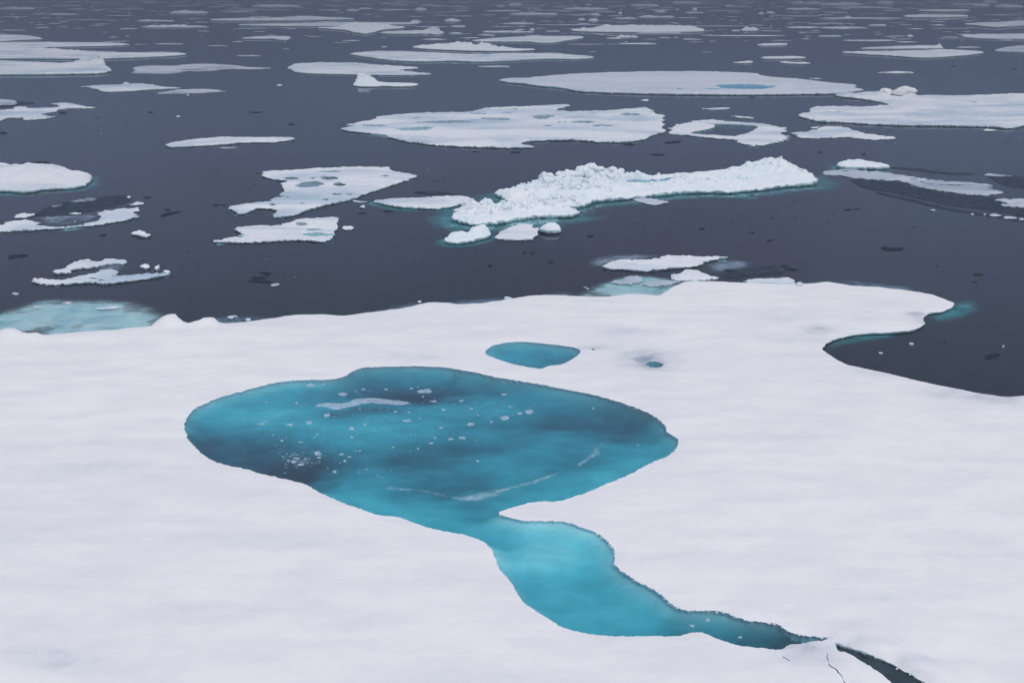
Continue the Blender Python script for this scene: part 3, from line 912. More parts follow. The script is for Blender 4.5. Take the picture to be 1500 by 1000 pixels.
# pale drowned ice off the back edge of the big floe
shelf([(-60,492),(-40,462),(8,450),(50,437),(93,434),(133,434),(190,437),(228,446),(245,458),(262,472),(225,486),(150,492),(75,497),(0,500)], 3.2, 1.7, True, big, amp=6, label="pale turquoise drowned shelf at the left back edge")
shelf([(820,440),(846,424),(880,412),(912,402),(943,402),(978,404),(1004,409),(1005,424),(975,440),(920,444),(850,442)], 2.0, 1.3, True, big, label="blue drowned shelf behind the middle of the back edge")
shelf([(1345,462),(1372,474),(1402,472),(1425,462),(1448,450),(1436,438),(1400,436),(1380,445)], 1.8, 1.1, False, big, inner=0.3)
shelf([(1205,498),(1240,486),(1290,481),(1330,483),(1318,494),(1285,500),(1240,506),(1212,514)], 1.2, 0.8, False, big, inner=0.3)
for pts in ([(262,478),(285,464),(340,460),(375,460),(405,461),(435,454),(450,466),(330,482)],
            [(530,464),(550,450),(590,443),(622,438),(650,450),(600,462)], [(630,450),(660,437),(705,435),(745,431),(752,442),(690,452)],
            [(1150,420),(1185,407),(1230,407),(1280,411),(1345,419),(1340,432),(1240,428)], [(775,440),(795,426),(845,424),(860,438)]):
    soft("drowned_ledge", None, None, pts, M_SOFT, 1.1, 0.9, amp=1.5, parent=big)

# ------------------------------------------------------------------ bits of ice afloat in the pond
FL = "flakes of ice afloat in the large pond"
sheet("slush_band", "long ragged white band of slush in the upper left of the turquoise pond", "slush band",
      [(459.3,595),(468,592),(476.7,590),(495,591),(511,589),(518,586),(527,583.5),(543,583),(570,585.5),(599,588.5),(603,591),(591,593),(565,591.5),(543,589.5),(530,591),(522,593.5),(505,597),(490,600),(478,596)], M_FLAKE, 0.030, 0.02, 1.6, 2.2)
NAMED = [(623,573,12,4.2,"largest white ice flake near the top middle of the turquoise pond"), (739.5,612,10,3.6,"wide flat ice flake right of the pond centre"),
         (776,603,10,3,"ragged ice flake upper right of the wide flat flake"), (514.8,627,8,4,"rounded ice flake below the slush band"),
         (464.7,664,7,4.2,"round ice flake in the dark lower left of the pond"), (426,622,6,3,"oval ice flake in the left part of the pond"),
         (453,618.7,6,3,"ice flake just right of the oval one on the left"), (676.8,641.3,7,3.2,"ice flake in the centre of the pond"),
         (596.7,616,8,2.2,"thin long ice flake under the right end of the slush band"), (689.3,620.8,7,2.6,"triangular ice flake left of the wide flat flake"),
         (500.7,577.3,6.5,3,"small ice flake just above the slush band"), (479,608,5.5,2.8,"small ice flake under the left end of the slush band"),
         (1016,916,4,3,"white ice crumb at the bend into the lower channel"), (1036,907.5,3.5,2.4,"small ice crumb just inside the lower channel"), (1084,932.5,3,1.6,"lone ice crumb in the middle of the lower channel")]
for x, y, rx, ry, lb in NAMED:
    sheet("ice_flake", lb, "ice flake", ellipse(x, y, rx * .78, ry * .72, 9), M_FLAKE, 0.030, 0.02, 2.2, 1.6, FL)
MORE = [(620.7,580.8,3,2),(532,570,4,1.3),(565.5,570,3,1.3),(521.5,573.3,2.5,1),(455,564,9,2.6),(472.7,562.7,2,1),(516,640,3,1.3),(548.7,630,2,1),(533.5,622,2,1),(579,602.7,3.5,1),(600,604,3,1),(632,648.8,4,1.2),(440.7,647.5,4,1.5),(467,670,4.5,1.8),(512.7,668.8,4,1.5),(504.7,674.7,3,2),(430,676,5,3),(441,680,5,2),(434,671,6,1.2),(422,674,3,2),(448,672,3,1.3),(490,690.7,6,2),(383,621,9,1.4),(390,617,4,1),(552.7,696,3,1),(434,590,4,1.5),(388.7,589,5,1),(634,587.5,5,1),(527,598.7,2.5,1),(720,618,5,1.5),(761,605.3,6,2.5),(738.7,577.3,5,2),(660,642.7,6,1.5),(631.5,648.8,4,1.3),(675.5,587,5,2),(636,587.5,4,1.2),(748,595.5,4,1),(664,592,4,1),(650,600,3,1),(700,608,2.5,.9),(646,626,3,1),(690,598,3,1),(603,569,2.5,1),(612,566,2,1),(413,645,4,1.4),(418,641,3,1),(465,636,4,1.5),(461,640,2,1),(400,637,3,1),(441,659,3,1),(500,665,4,1),(527,660,2.5,1),(536,687,3,1),(527,691,3,1),(558,699,2,1),(575,655,2.5,1),(612,657,2,1),(637,641,2,1),(700,675,2,1),(870,598,3,1),(935,651,3,1.2)]
ORD = ["leftmost", "second", "third", "fourth", "fifth", "sixth", "seventh", "eighth", "ninth", "tenth", "eleventh", "twelfth", "thirteenth", "fourteenth", "fifteenth", "sixteenth", "seventeenth", "eighteenth", "nineteenth", "twentieth", "twenty-first", "twenty-second", "twenty-third", "twenty-fourth", "twenty-fifth"]
for y0, y1, rn in ((0, 585, "farthest band of the pond"), (585, 600, "band level with the slush band"), (600, 618, "band just nearer than the slush band"), (618, 645, "band across the pond's middle"), (645, 668, "band just nearer than the pond's middle"), (668, 999, "nearest band of the pond")):
    for k, (x, y, rx, ry) in enumerate(sorted(f for f in MORE if y0 <= f[1] < y1)):
        sheet("ice_flake", "tiny pale flake, %s in the %s" % (ORD[k] + (" from the left" if k else ""), rn), "ice flake", ellipse(x, y, rx * .72, ry * .68, 7), M_FLAKE, 0.030, 0.015, 1.3, 1.4, "tiny flakes scattered over the pond")
m = Mesh()
cnt = 0
while cnt < 520:                                     # specks too small to pick apart
    cx, cy_, sx, sy = random.choice([(500, 600, 130, 35), (620, 600, 130, 35), (440, 670, 40, 16), (700, 600, 80, 25), (560, 650, 150, 30), (440, 676, 22, 8)])
    px, py = random.gauss(cx, sx * .6), random.gauss(cy_, sy * .6)
    p = np.array([at(px, py)])
    if not inside(p, ring_pond)[0] or pdist(p, ring_pond)[0] < 0.3: continue
    r = random.uniform(0.012, 0.042); k = random.randint(5, 7)
    a = np.sort(rng.uniform(0, 6.28, k)); q = p[0] + np.column_stack([np.cos(a) * 1.4, np.sin(a)]) * r
    m.add(np.column_stack([q, np.full(k, 0.024)]), [tuple(range(k))], 0); cnt += 1
o = m.build("ice_specks", [M_FLAKE]); tag(o, "fine white ice specks sprinkled over the turquoise pond", "ice specks", None, "stuff")

# thin skins of new ice on the pond
soft("ice_film", "faint curved skin of new ice along the near side of the pond", "ice film", [(559,716),(575,712),(592,715),(623,717),(650,724),(668,728),(690,722),(725,716),(760,710),(790,700),(815,692),(820,695),(792,706),(762,715),(742,722),(722,731),(700,737),(680,736),(655,729),(620,721),(590,719),(565,720)], M_FILMS, 0.28, 1.4, 0.024, 2.0, 2.5)
soft("ice_film", "faint curved skin of new ice at the right end of the pond", "ice film", [(887,630),(893,633),(890,645),(884,656),(874,668),(862,676),(850,684),(848,680),(856,671),(866,661),(877,649),(884,640)], M_FILMS, 0.28, 1.4, 0.024, 2.0, 2.5)
soft("ice_film", "faint streak of new ice in the left lobe of the pond", "ice film", [(325,612),(345,612),(365,614),(395,610),(430,600),(455,588),(456,590),(430,603),(396,614),(375,619),(350,617)], M_FILMS, 0.28, 1.4, 0.024, 2.0, 2.5)

# ------------------------------------------------------------------ floes one can tell apart
IF = "ice floe"
# the hummocked floe with its blocks
hum = floe("hummocked_floe", "long rugged floe of heaped snow blocks with a bright turquoise rim in mid water", IF,
     [(727,279),(749,278),(765,276),(797,272),(826.7,268),(866.7,264),(901,261),(946.7,256),(973,253.5),(997,254),(1012,256),(1030,255.5),(1060,252.5),(1085,250),(1110,248),(1133,247),(1165,251),(1186.7,256),(1202.7,261),(1189,266),(1146.7,268.5),(1120,272.8),(1072,277.3),(1040,276.5),(1000,277.5),(952,282.7),(920,286),(869,290.3),(855,297),(840,300),(834.7,302.7),(852,306.7),(840,310.7),(813,312.8),(786.7,312),(760,316),(733,321.3),(701,324.5),(680,321.3),(666.7,317.5),(659,313.9),(672,306.7),(685,302.3),(706.7,301),(728,301.5),(752,302.7),(773,300.5),(752,298.5),(741,292),(736,285.3)],
     0.42, 1.0, 1.6, holes=[([(906.7,265.8),(925,262.3),(954.7,261),(984,258.3),(997,260),(984,264.5),(960,267),(930.7,269),(912,267.5)], 0.28)],
     ridges=[([(752,280,.55),(775,280,.8),(800,278,1.0),(830,275,1.15),(850,272,1.6),(862,270,1.7),(880,269,1.35),(905,268,.9)], 1.9, 0.9),
             ([(770,290,.45),(820,288,.6),(860,284,.7),(895,280,.4),(930,277,.18),(960,276,.12),(1010,271,.2)], 1.5, 0.75),
             ([(903,260,.6),(930,258,.4),(962,255.5,.7),(973,255,.75),(985,256,.4)], 0.8, 0.8),
             ([(1018,267,.3),(1060,262,.55),(1100,257,.9),(1133,254,1.35),(1150,257,.95),(1175,260,.5)], 2.0, 0.3),
             ([(668,314,.3),(690,313,.5),(730,312,.38),(770,309,.3),(810,305,.4),(830,304,.35)], 1.2, 0.8)],
     domes=[(861,267,1.85,1.1),(889,268,1.2,.45),(1133,253,1.2,1.6)], material=M_RUBBLE, ledge=1.7, relief=0.12, ew=0.5, under=0.9)
blocks(hum, [(757,283,0.30),(765,279,0.25),(773,281,0.22),(784,277,0.25),(797,277,0.36),(806,276,0.25),(815,275,0.40),(823,272,0.29),(838,274,0.36),(870,267,0.36),(878,268,0.29),(889,266,0.36),(897,268,0.22),(845,280,0.36),(830,286,0.29),(852,288,0.25),(905,262,0.32),(912,261,0.22),(958,256,0.29),(966,255,0.36),(974,254.5,0.32),(982,256,0.22),(676,313,0.29),(688,318,0.29),(700,321,0.32),(664,315,0.22),(712,319,0.25),(722,318,0.29),(733,317,0.22),(745,314,0.29),(758,312,0.25),(775,309,0.29),(795,306,0.25),(812,306,0.36),(826,306,0.29),(846,307,0.22),(840,298,0.29),(855,294,0.25),(1142,253,0.29),(1160,255,0.25),(1172,257,0.22),(1185,260,0.22),(1194,261,0.18),(962,268,0.25),(935,270,0.22)])
blocks(hum, [(853,269,.4),(861,267,.45),(868,269,.35),(895,268,.3)])
rubble(hum, [[(752,280),(800,278),(850,272),(865,270),(905,268)], [(830,275),(862,268),(880,269)]], 330, .14, .55, 1.6, 3)
rubble(hum, [[(770,290),(820,288),(860,284),(900,280)], [(903,260),(962,256),(985,257)]], 150, .12, .38, .9, 4)
rubble(hum, [[(668,314),(700,314),(740,312),(790,308),(835,304)]], 170, .12, .40, .8, 5)
rubble(hum, [[(1060,263),(1100,258),(1140,255),(1185,260)], [(905,281),(1000,273),(1100,268)]], 110, .10, .26, .8, 6)
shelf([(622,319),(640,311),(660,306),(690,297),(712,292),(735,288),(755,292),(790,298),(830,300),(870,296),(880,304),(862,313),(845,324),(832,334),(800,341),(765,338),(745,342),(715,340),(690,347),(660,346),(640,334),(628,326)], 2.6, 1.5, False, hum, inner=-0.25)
shelf([(660,321),(690,325),(720,325),(755,318),(800,314),(845,311),(850,317),(825,325),(790,330),(760,335),(733,337),(700,338),(672,333)], 1.2, 1.2, True, hum, amp=1.2)
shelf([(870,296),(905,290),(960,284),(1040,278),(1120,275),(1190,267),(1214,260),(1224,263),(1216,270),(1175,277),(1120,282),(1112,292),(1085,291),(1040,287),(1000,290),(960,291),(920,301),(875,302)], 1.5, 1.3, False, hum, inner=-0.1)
floe("ice_block", "small lumpy twin block of grey white ice at the foot of the rugged floe", "ice block",
     [(652,348),(657,344),(668,341),(682,342),(693,337),(704,334.5),(715,335),(718.5,339),(715,344),(702,347),(690,350),(668,353),(655,351.5)], 0.3, 0.6, 1.8,
     ridges=[([(662,349,.3),(676,348,.35)], .8, .5), ([(695,344,.4),(710,340,.5)], .8, .5)], material=M_RUBBLE, ledge=.8)
floe("ice_floe", "flat white slab with a ragged front below the rugged floe", IF,
     [(725,348),(729,342),(733,337),(745,333),(757,327.5),(772,326),(784,327.7),(782,332),(792,333.5),(789,340),(786.7,344),(778,349.3),(760,350),(742,349.5)], 0.16, .9, 1.8, material=M_FLOE, ledge=.5)
floe("ice_block", "single thick square block standing beside the flat slab below the rugged floe", "ice block",
     [(792,331),(795,326.5),(800,324.5),(812,324),(819,325.5),(822,330),(820,333),(808,333.2),(797,333)], 0.5, .5, 1.6, material=M_RUBBLE, ledge=.3, ew=.3)
floe("ice_floe", "little pale floe afloat against the turquoise front of the rugged floe", IF,
     [(922.7,290.5),(935,289),(946.7,288.8),(962,292),(978.7,294.7),(970,297.5),(957,299.5),(946,297),(938.7,295)], 0.12, .9, 1.8, material=M_THIN, ledge=.4)
floe("ice_floe", "smooth lens-shaped white floe left of the rugged floe", IF,
     [(547.8,292.5),(562,290),(580,288.5),(616.4,287.8),(644.4,285.5),(672.4,285),(686.4,287.4),(697.6,290),(688,293.5),(675,297),(647,303.4),(622,302.5),(594,301.6),(566,297.5)], 0.25, .7, 2.2,
     domes=[(676,287,.45,.5),(684,289,.4,.4),(662,287,.35,.4),(692,290,.3,.3)], ledge=.9)
sheet("dark_ice_sheet", "dark thin ice strip behind the lens-shaped floe", "thin ice", [(612,284),(628,281.5),(646,281),(668,283),(660,285.5),(630,286)], M_NILAS, amp=.8)

floe("ice_floe", "white swiss cheese floe with a grey puddle and tapering arm left of centre", IF,
     [(384,255),(386,250.5),(392.4,249),(426,247.4),(465,245.4),(507,242.8),(540,243),(569,243.8),(573,248),(590,251),(609,255.8),(600,261),(585.6,266.4),(552,276),(532.4,283),(518.4,288.8),(482,297),(451,305.6),(431.6,312.6),(403.6,316.5),(393.8,314),(407.8,308.5),(400,304.5),(388,302.4),(376,303),(365,308),(353,311.8),(343,306),(333.6,301.4),(350,298),(370,295.5),(392.4,293.5),(403.6,287),(423,288.5),(414.8,283),(420,276),(409,272),(412,267.8),(423,263),(405,261),(386.8,258)],
     0.22, 1.0, 2.3, holes=[([(432,271),(440,266),(452,264.2),(468,264.5),(475,268),(466,271.5),(452,273.5),(440,273.5)], 0.95),(426,259.6,11,1.8,None),(482,259.3,14,2.4,None),(497.4,268.9,9,2.8,None),(485,250,15,1.4,1.2),(493,283,8,1.4,None),(399.4,298,5,1.4,None),(478,291,6,1.4,None),(564.6,256,6,.9,None),(457,259.5,5,1,None),(512,283,5,1,None),(442,297,4,.8,None)], ledge=.3)
floe("ice_floe", "white floe with a long pointed left tip below the swiss cheese floe", IF,
     [(311,351),(336.4,346.5),(356,344.5),(350,339),(344.8,333.6),(358.8,328.6),(384,328.8),(417.6,327.6),(440,318),(465,317.6),(496,316),(493,325),(496,330.8),(491.8,336.4),(490.4,344.8),(473.6,352.6),(451,349.5),(417.6,349.5),(375.6,353),(333.6,352.6)],
     0.2, 1.0, 2.2, holes=[(441.4,326.8,8,2.4,.9),(465,342,22,2.6,.5),(360,343,9,1.5,.6),(462,334.5,14,1.2,.6)], ledge=.4)
floe("ice_floe", "small slip of white ice off the right end of the pointed floe", IF, ellipse(509.5, 333, 9, 3), .12, .6, 1.8)
floe("ice_floe", "small grey crescent of ice under the edge of the swiss cheese floe", IF, [(515,293),(524,293.5),(532,294.5),(540,294.5),(534,296.8),(522,296)], .06, .5, 1.8, material=M_THIN)
floe("ice_chunk", "tiny white chunk between the swiss cheese and the lens-shaped floes", "ice chunk", ellipse(532, 301, 3.5, 1.8), .2, .4, 1.4)

floe("ice_floe", "thick domed floe cut by the left edge with blue furrows on top", IF,
     [(-60,252),(-20,240),(0,236),(10,237.5),(16.7,244),(35,243),(50,242.5),(85,244.5),(88,249.3),(110,253.5),(122,253.5),(135,256.5),(133,262),(126,268),(112,271),(100,272.5),(66.7,273.3),(50,276.5),(33,278.5),(0,275.7),(-50,274),(-80,262)],
     0.35, .8, 2.3, ridges=[([(-20,262,.6),(20,260,.75),(45,258,.8),(75,259,.7),(100,262,.4)], 3.2, .28)], ledge=1.1, material=M_FLOE)
floe("ice_floe", "white curved floe at left wrapped round a pale drowned middle and dark thin ice", IF,
     [(-60,330),(0,328),(10,324.5),(21.3,321.5),(35,320),(48,321.5),(58,325),(66,329),(80,331),(100,330),(116,328),(130,325),(146,321.5),(151,316),(146,311),(152,308),(170,305.5),(186.7,304),(204,303.5),(200,307),(197,309),(201,313),(205,316),(190,319),(170.7,322.7),(149,326.7),(106.7,331.2),(48,335.2),(0,337.5),(-60,339)],
     0.18, 1.3, 2.3, ledge=.6)
soft("ice_skin", "pale drowned ice skin inside the curved floe at left", "ice skin", [(45,321),(60,316),(80,314.5),(106,314),(135,313),(150,312),(150,320),(130,326),(105,330),(80,331),(60,328)], M_SOFT, 1.7, 1.3, 0.006, 3)
sheet("dark_ice_sheet", "broad dark wedge of thin ice behind the curved floe at left", "thin ice",
      [(45,316),(74.7,301.5),(100,295),(128,290.7),(160,287.5),(187.5,286),(192,292),(186,297),(165,303.5),(130,310),(106.7,314),(70,317)], M_NILAS, .014, .02, 1.6)
for fw, a in zip(("right", "left"), ([(100,294.5),(122,290.5),(143,290),(138,293),(115,296.5)], [(74,302.5),(88,298.5),(92,299.5),(80,303.5)])):
    sheet("frost_patch", "thin frosting on the far rim of the dark wedge, %s patch" % fw, "frost patch", a, M_SKIN, .035, .015, 1.5, group="frost on the dark wedge")
floe("ice_floe", "little white strip at the left tip of the dark wedge", IF, [(18,317),(27,311.5),(40,311),(51,311.5),(49,314.5),(40,316.5),(30,318)], .15, .9, 2)
floe("ice_floe", "little white point at the right end of the dark wedge", IF, [(190,298.5),(199,295),(208,295.5),(211,297.3),(204,298.5),(196,299.3)], .15, .8, 2)
floe("ice_chunk", "white knob on the far tip of the dark wedge", "ice chunk", ellipse(189, 286.5, 3, 1.6), .25, .4, 1.4)
floe("ice_floe", "thin white lens in the dark wedge", IF, [(100,312),(110,310.5),(119,311.5),(112,313),(104,313)], .12, .7, 2)
floe("ice_chunk", "white double chunk drifting below the curved floe at left", "ice chunk", [(192,340),(196,336.5),(205,335),(210,338),(215,339.5),(218,343),(212,344.5),(206,343),(198,341)], .25, .7, 1.7, domes=[(201,339,.35,.4),(213,342,.4,.35)], material=M_RUBBLE)

n1 = floe("ice_floe", "lumpy white rim of ice at the far side of a broken floe at left", IF,
     [(80,396),(93,391.5),(100,392.5),(99,388),(105,384),(120,381),(146.7,382),(157,379),(184,379),(185,382.7),(165,384.5),(144,388),(125,390),(112,391.5),(100,396),(88,397.5)], .22, 1.4, 2.0, ridges=[([(100,388,.2),(140,385,.25),(180,381,.15)], .8, .8)], material=M_FLOE, ledge=.7)
floe("ice_floe", "white forked near half of the broken floe at left", IF,
     [(44,408),(53,406),(77,406.7),(93,408),(120,402.7),(144,394.7),(162.7,391.5),(171,397),(163,403),(175,401.5),(186.7,401),(226.7,398.5),(250,398),(240,401),(226.7,403.5),(186.7,409.5),(149,413.5),(141,411.5),(120,411),(80,414.5),(56,413.5)], .2, 1.2, 2.2, holes=[(135,405,8,1.2,None),(150,408,7,1,None)], ledge=.5)
soft("ice_skin", "grey wet ice between the halves of the broken floe at left", "ice skin", [(92,404),(85,398),(110,393),(150,387),(185,384),(196,388),(188,395),(176,400),(160,404),(150,398),(120,402)], M_SOFT, 1.7, 1.3, 0.006, 3)
for k, (x, y, r, w) in enumerate([(213,388,5.5,"left"),(229,390,3.5,"middle"),(233.5,388.5,2,"tall thin"),(244,395.5,4.5,"right")]):
    floe("ice_chunk", "%s white chunk of the four off the tip of the broken floe at left" % w, "ice chunk", ellipse(x, y, r, 2.2), .22, .6, 1.5, domes=[(x, y, .35, .3)], material=M_RUBBLE)
floe("ice_chunk", "grey melting chunk just under the broken floe at left", "ice chunk", ellipse(24, 429, 5.5, 1.8), .08, .7, 1.5, material=M_THIN)

# right of the hummocks
floe("ice_block", "thick bright white block floe at right of the rugged floe", "ice block",
     [(1228,239),(1229,235.5),(1240,233.5),(1261,234),(1280,236),(1293,238),(1305,240),(1298,241.2),(1276,241.8),(1250,241.8),(1234,241)], .5, .7, 1.7, ridges=[([(1235,238,.5),(1262,238,.4),(1285,239,.2)], 1.2, .6)], material=M_RUBBLE, ledge=1.0, ew=.4)
gz = floe("ice_floe", "long drowned grey floe trailing right from the tip of the rugged floe", IF,
     [(1202,252),(1229,248.5),(1237.6,246),(1265,249.5),(1299.5,251.5),(1329,257),(1372,264),(1425,267),(1459.5,271.2),(1436,273.5),(1474.4,280.8),(1457,285),(1421,285),(1372,277.6),(1346,273),(1329,266.5),(1308,264),(1265,261.6),(1240,257.5),(1212,255)],
     .09, 1.8, 2.4, holes=[(1238,250,7,.8,None),(1400,270.5,28,.8,None),(1340,262,8,.8,.3),(1360,269,10,.8,.3),(1350,266,6,.7,None)], material=M_THIN, ledge=.5, relief=.03)
shelf([(1195,256),(1205,250),(1225,243),(1232,238),(1262,240),(1300,242),(1290,246),(1240,246),(1225,252),(1215,260),(1200,262)], 1.6, 1.1, False, gz)
sheet("dark_ice_sheet", "large dark sheet of thin ice under the long drowned grey floe", "thin ice",
      [(1244,263.7),(1265,262.5),(1300,265.5),(1330,268),(1346,274),(1372,279),(1421,286.5),(1457,289),(1510,302),(1510,320),(1470,312),(1430,306),(1393,302),(1350,292),(1300,281),(1275,278),(1258,273)], M_NILAS, .012, .015, 2.6)
sheet("dark_ice_sheet", "long dark ribbon of thin ice running down to the right edge", "thin ice",
      [(1276,281),(1310,285),(1345,294),(1393,305.5),(1430,311),(1460,315),(1500,323),(1500,326),(1455,318),(1420,313),(1385,307),(1340,297),(1300,287)], M_NILAS, .012, .015, 1.2)
sheet("dark_ice_sheet", "dark thread of thin ice behind the long drowned floe", "thin ice",
      [(1290,244.5),(1320,245.5),(1350,248),(1385,252.5),(1410,254),(1430,253.5),(1428,255.5),(1395,256),(1360,252),(1330,248.5),(1300,246.5)], M_NILAS, .012, .015, 1.0)
sheet("dark_ice_sheet", "dark frosted sheet of thin ice cut by the right edge", "thin ice",
      [(1443,256.5),(1470,257),(1510,259),(1510,277.6),(1485,275),(1464,270)], M_NILAS, .012, .015, 1.8)
floe("ice_floe", "low white strip at the far rim of the dark sheet by the right edge", IF, [(1441,256),(1448,253.5),(1462,254.2),(1478,256.2),(1484,257),(1460,257.6)], .1, .9, 2.0, material=M_THIN)
floe("ice_floe", "white floe cut by the right edge beside the dark ribbon", IF,
     [(1456,291.5),(1470,290.5),(1500,290),(1540,291),(1540,303),(1500,303),(1476,301.5),(1466,298.5),(1481,297)], .12, 1.2, 2.2, material=M_THIN)
for x, y, rx, ry, w in ((1425,312.6,2.6,1.5,"first"),(1442,313,2,1,"second"),(1457,314,8,1.8,"third, widest"),(1479,317.8,7,1.2,"fourth"),(1496,320,5,1.6,"fifth")):
    floe("ice_chunk", "%s from the left of the ice bits strung along the dark ribbon" % w, "ice chunk", ellipse(x, y, rx, ry), .12, .6, 1.5, group="ice bits along the dark ribbon", material=M_THIN)
floe("ice_chunk", "small grey chunk beside the dark ribbon, off to its left", "ice chunk", ellipse(1367, 306.5, 3.5, 1.5), .12, .7, 1.5, material=M_THIN)

# between the hummocks and the big floe
floe("ice_floe", "ragged white floe nearest beyond the back edge of the big floe", IF,
     [(880,389.5),(888,384),(893,381.5),(905,378.5),(917,377.5),(932,379.5),(946.7,378.5),(965,375),(981,372.3),(1010.7,372.3),(1030,374.5),(1050,373.5),(1066.7,374.2),(1050,377.5),(1034.7,380),(1024,386.7),(1005,389),(985,390),(968,392),(952,394.7),(935,394),(914.7,392.3),(895,391)], .2, 1.0, 1.9, ledge=.6)
soft("ice_skin", "grey wet skin of ice round the ragged floe near the big one", "ice skin", [(854,386),(862,379),(880,374),(905,371.5),(940,370.5),(970,371),(985,374),(960,380),(930,383),(905,384),(890,392),(868,392)], M_SOFT, 1.7, 1.3, 0.006, 3)
soft("ice_skin", "blue grey wet skin of ice right of the ragged floe", "ice skin", [(1022,391),(1032,386),(1042.7,382.7),(1060,380),(1080,379.5),(1100,382),(1112,386),(1108,393),(1090,397),(1074.7,399.5),(1050,400),(1034,398)], M_SOFT, 1.7, 1.3, 0.006, 3)
sheet("dark_ice_sheet", "crumbly dark thin ice behind the back edge of the big floe", "thin ice",
      [(1060,401),(1085,396),(1110,390),(1135,391),(1150,396),(1145,402),(1120,402),(1095,403),(1080,407),(1060,407)], M_NILAS, .016, .015, 2.4, 2.2)
floe("ice_floe", "small peaked white floe touching the back edge of the big floe", IF,
     [(980,404.5),(984,402),(989,403.3),(998,400),(1005,398.5),(1021,397),(1032,399.5),(1040,402.5),(1053,404.8),(1040,407),(1026.7,408.5),(1008,409),(989,409)], .22, .9, 1.8, ridges=[([(984,405,.2),(1018,403,.35),(1030,404,.2)], .7, .5)], material=M_FLOE)
floe("ice_floe", "long flat raft with a rounded right end against the big floe", IF,
     [(1090.7,408.5),(1096,406),(1110,406),(1130,405),(1152,404),(1161,405),(1165,408),(1163,411.5),(1140,412),(1106.7,411.5)], .28, .6, 1.8, material=M_FLOE)
floe("ice_chunk", "small round knob right of the flat raft on the back edge", "ice chunk", ellipse(1172, 412.5, 4.5, 2), .32, .4, 1.4, domes=[(1172,412,.4,.3)])
floe("ice_floe", "pale frosted lump afloat over the blue drowned shelf", IF,
     [(898,412),(906,409),(915,406),(926,405),(938,405.5),(943,407.5),(939,411),(925,413),(910,414.5)], .14, 1.2, 1.8, material=M_THIN, ridges=[([(912,410,.12),(932,407.5,.22)], .6, .8)])
floe("ice_floe", "flat pale wedge of ice at right of the blue drowned shelf", IF,
     [(941,415),(955,412),(973,410),(990,410.5),(996,412),(985,415.5),(965,418),(950,418.5)], .07, 1.0, 1.8, material=M_THIN)
soft("ice_skin", "dark streaked wet ice between the drowned shelf and the big floe", "ice skin", [(955,419),(975,416),(992,414),(985,422),(968,428),(955,428)], M_SOFT, 1.7, 1.3, 0.006, 3)

# slush on the pale shelf at left
for pts, lb in (([(85,444),(93,441),(105,440.5),(112,442.5),(108,446.5),(92,447)], "white slush clump at the far rim of the pale shelf at left"),
                ([(38,449),(50,447),(60,448),(64,451),(55,452.5),(45,451)], "thin slush patch at the left of the pale shelf"),
                ([(135,451),(150,449.5),(170,448.5),(195,449),(185,452),(160,453.5),(140,454)], "long slush streak at the right of the pale shelf"),
                ([(148,443.5),(153,441.5),(157,443.5),(156,446.5),(150,446)], "small peaked chunk at the far rim of the pale shelf")):
    soft("slush_patch", lb, "slush", pts, M_DROWNP, .7, 2.0, 0.012, 2.0, 2.5)
floe("ice_chunk", "small white chunk at the corner where big floe and dark water meet at left", "ice chunk", ellipse(344, 460.5, 3, 1.2), .2, .4, 1.4)
for x, y, w in ((338,463,"left"),(364,466.5,"right")):
    floe("ice_chunk", "%s of two crumbs on the grey rim left of the first dark bay" % w, "ice chunk", ellipse(x, y, 3.6, 1.4), .14, .4, 1.4)
floe("ice_chunk", "lone white crumb off the back edge left of centre", "ice chunk", ellipse(615, 440, 2.2, 1.2), .15, .3, 1.4)
floe("ice_chunk", "white crumb lying at the back edge right of centre", "ice chunk", ellipse(744, 434.5, 5.5, 1.6), .2, .5, 1.4, domes=[(744,434,.3,.35)])
sheet("ice_sliver", "thin white sliver lying aslant beside the blue drowned shelf", "ice sliver", [(854,420.5),(857,420),(863,423),(862,424.2)], M_FLAKE, .04, .04, .2)
floe("ice_chunk", "two-toned chunk in the dark bay at far right", "ice chunk", ellipse(1335, 502.5, 2.5, 1.5), .08, .4, 1.4, material=M_THIN)
floe("ice_chunk", "white crumb in the left part of the dark bay", "ice chunk", ellipse(1291, 515, 1.8, 1.2), .1, .3, 1.4, material=M_THIN)
floe("ice_chunk", "small crumb at the right of the dark bay near the frame edge", "ice chunk", ellipse(1470, 505, 2.2, 1.2), .1, .3, 1.4, material=M_THIN)
floe("ice_chunk", "white crumb beside the dark curl left of centre", "ice chunk", [(398,416),(402,414),(408,414),(410,416),(405,418),(400,418)], .07, .4, 1.4, material=M_THIN)

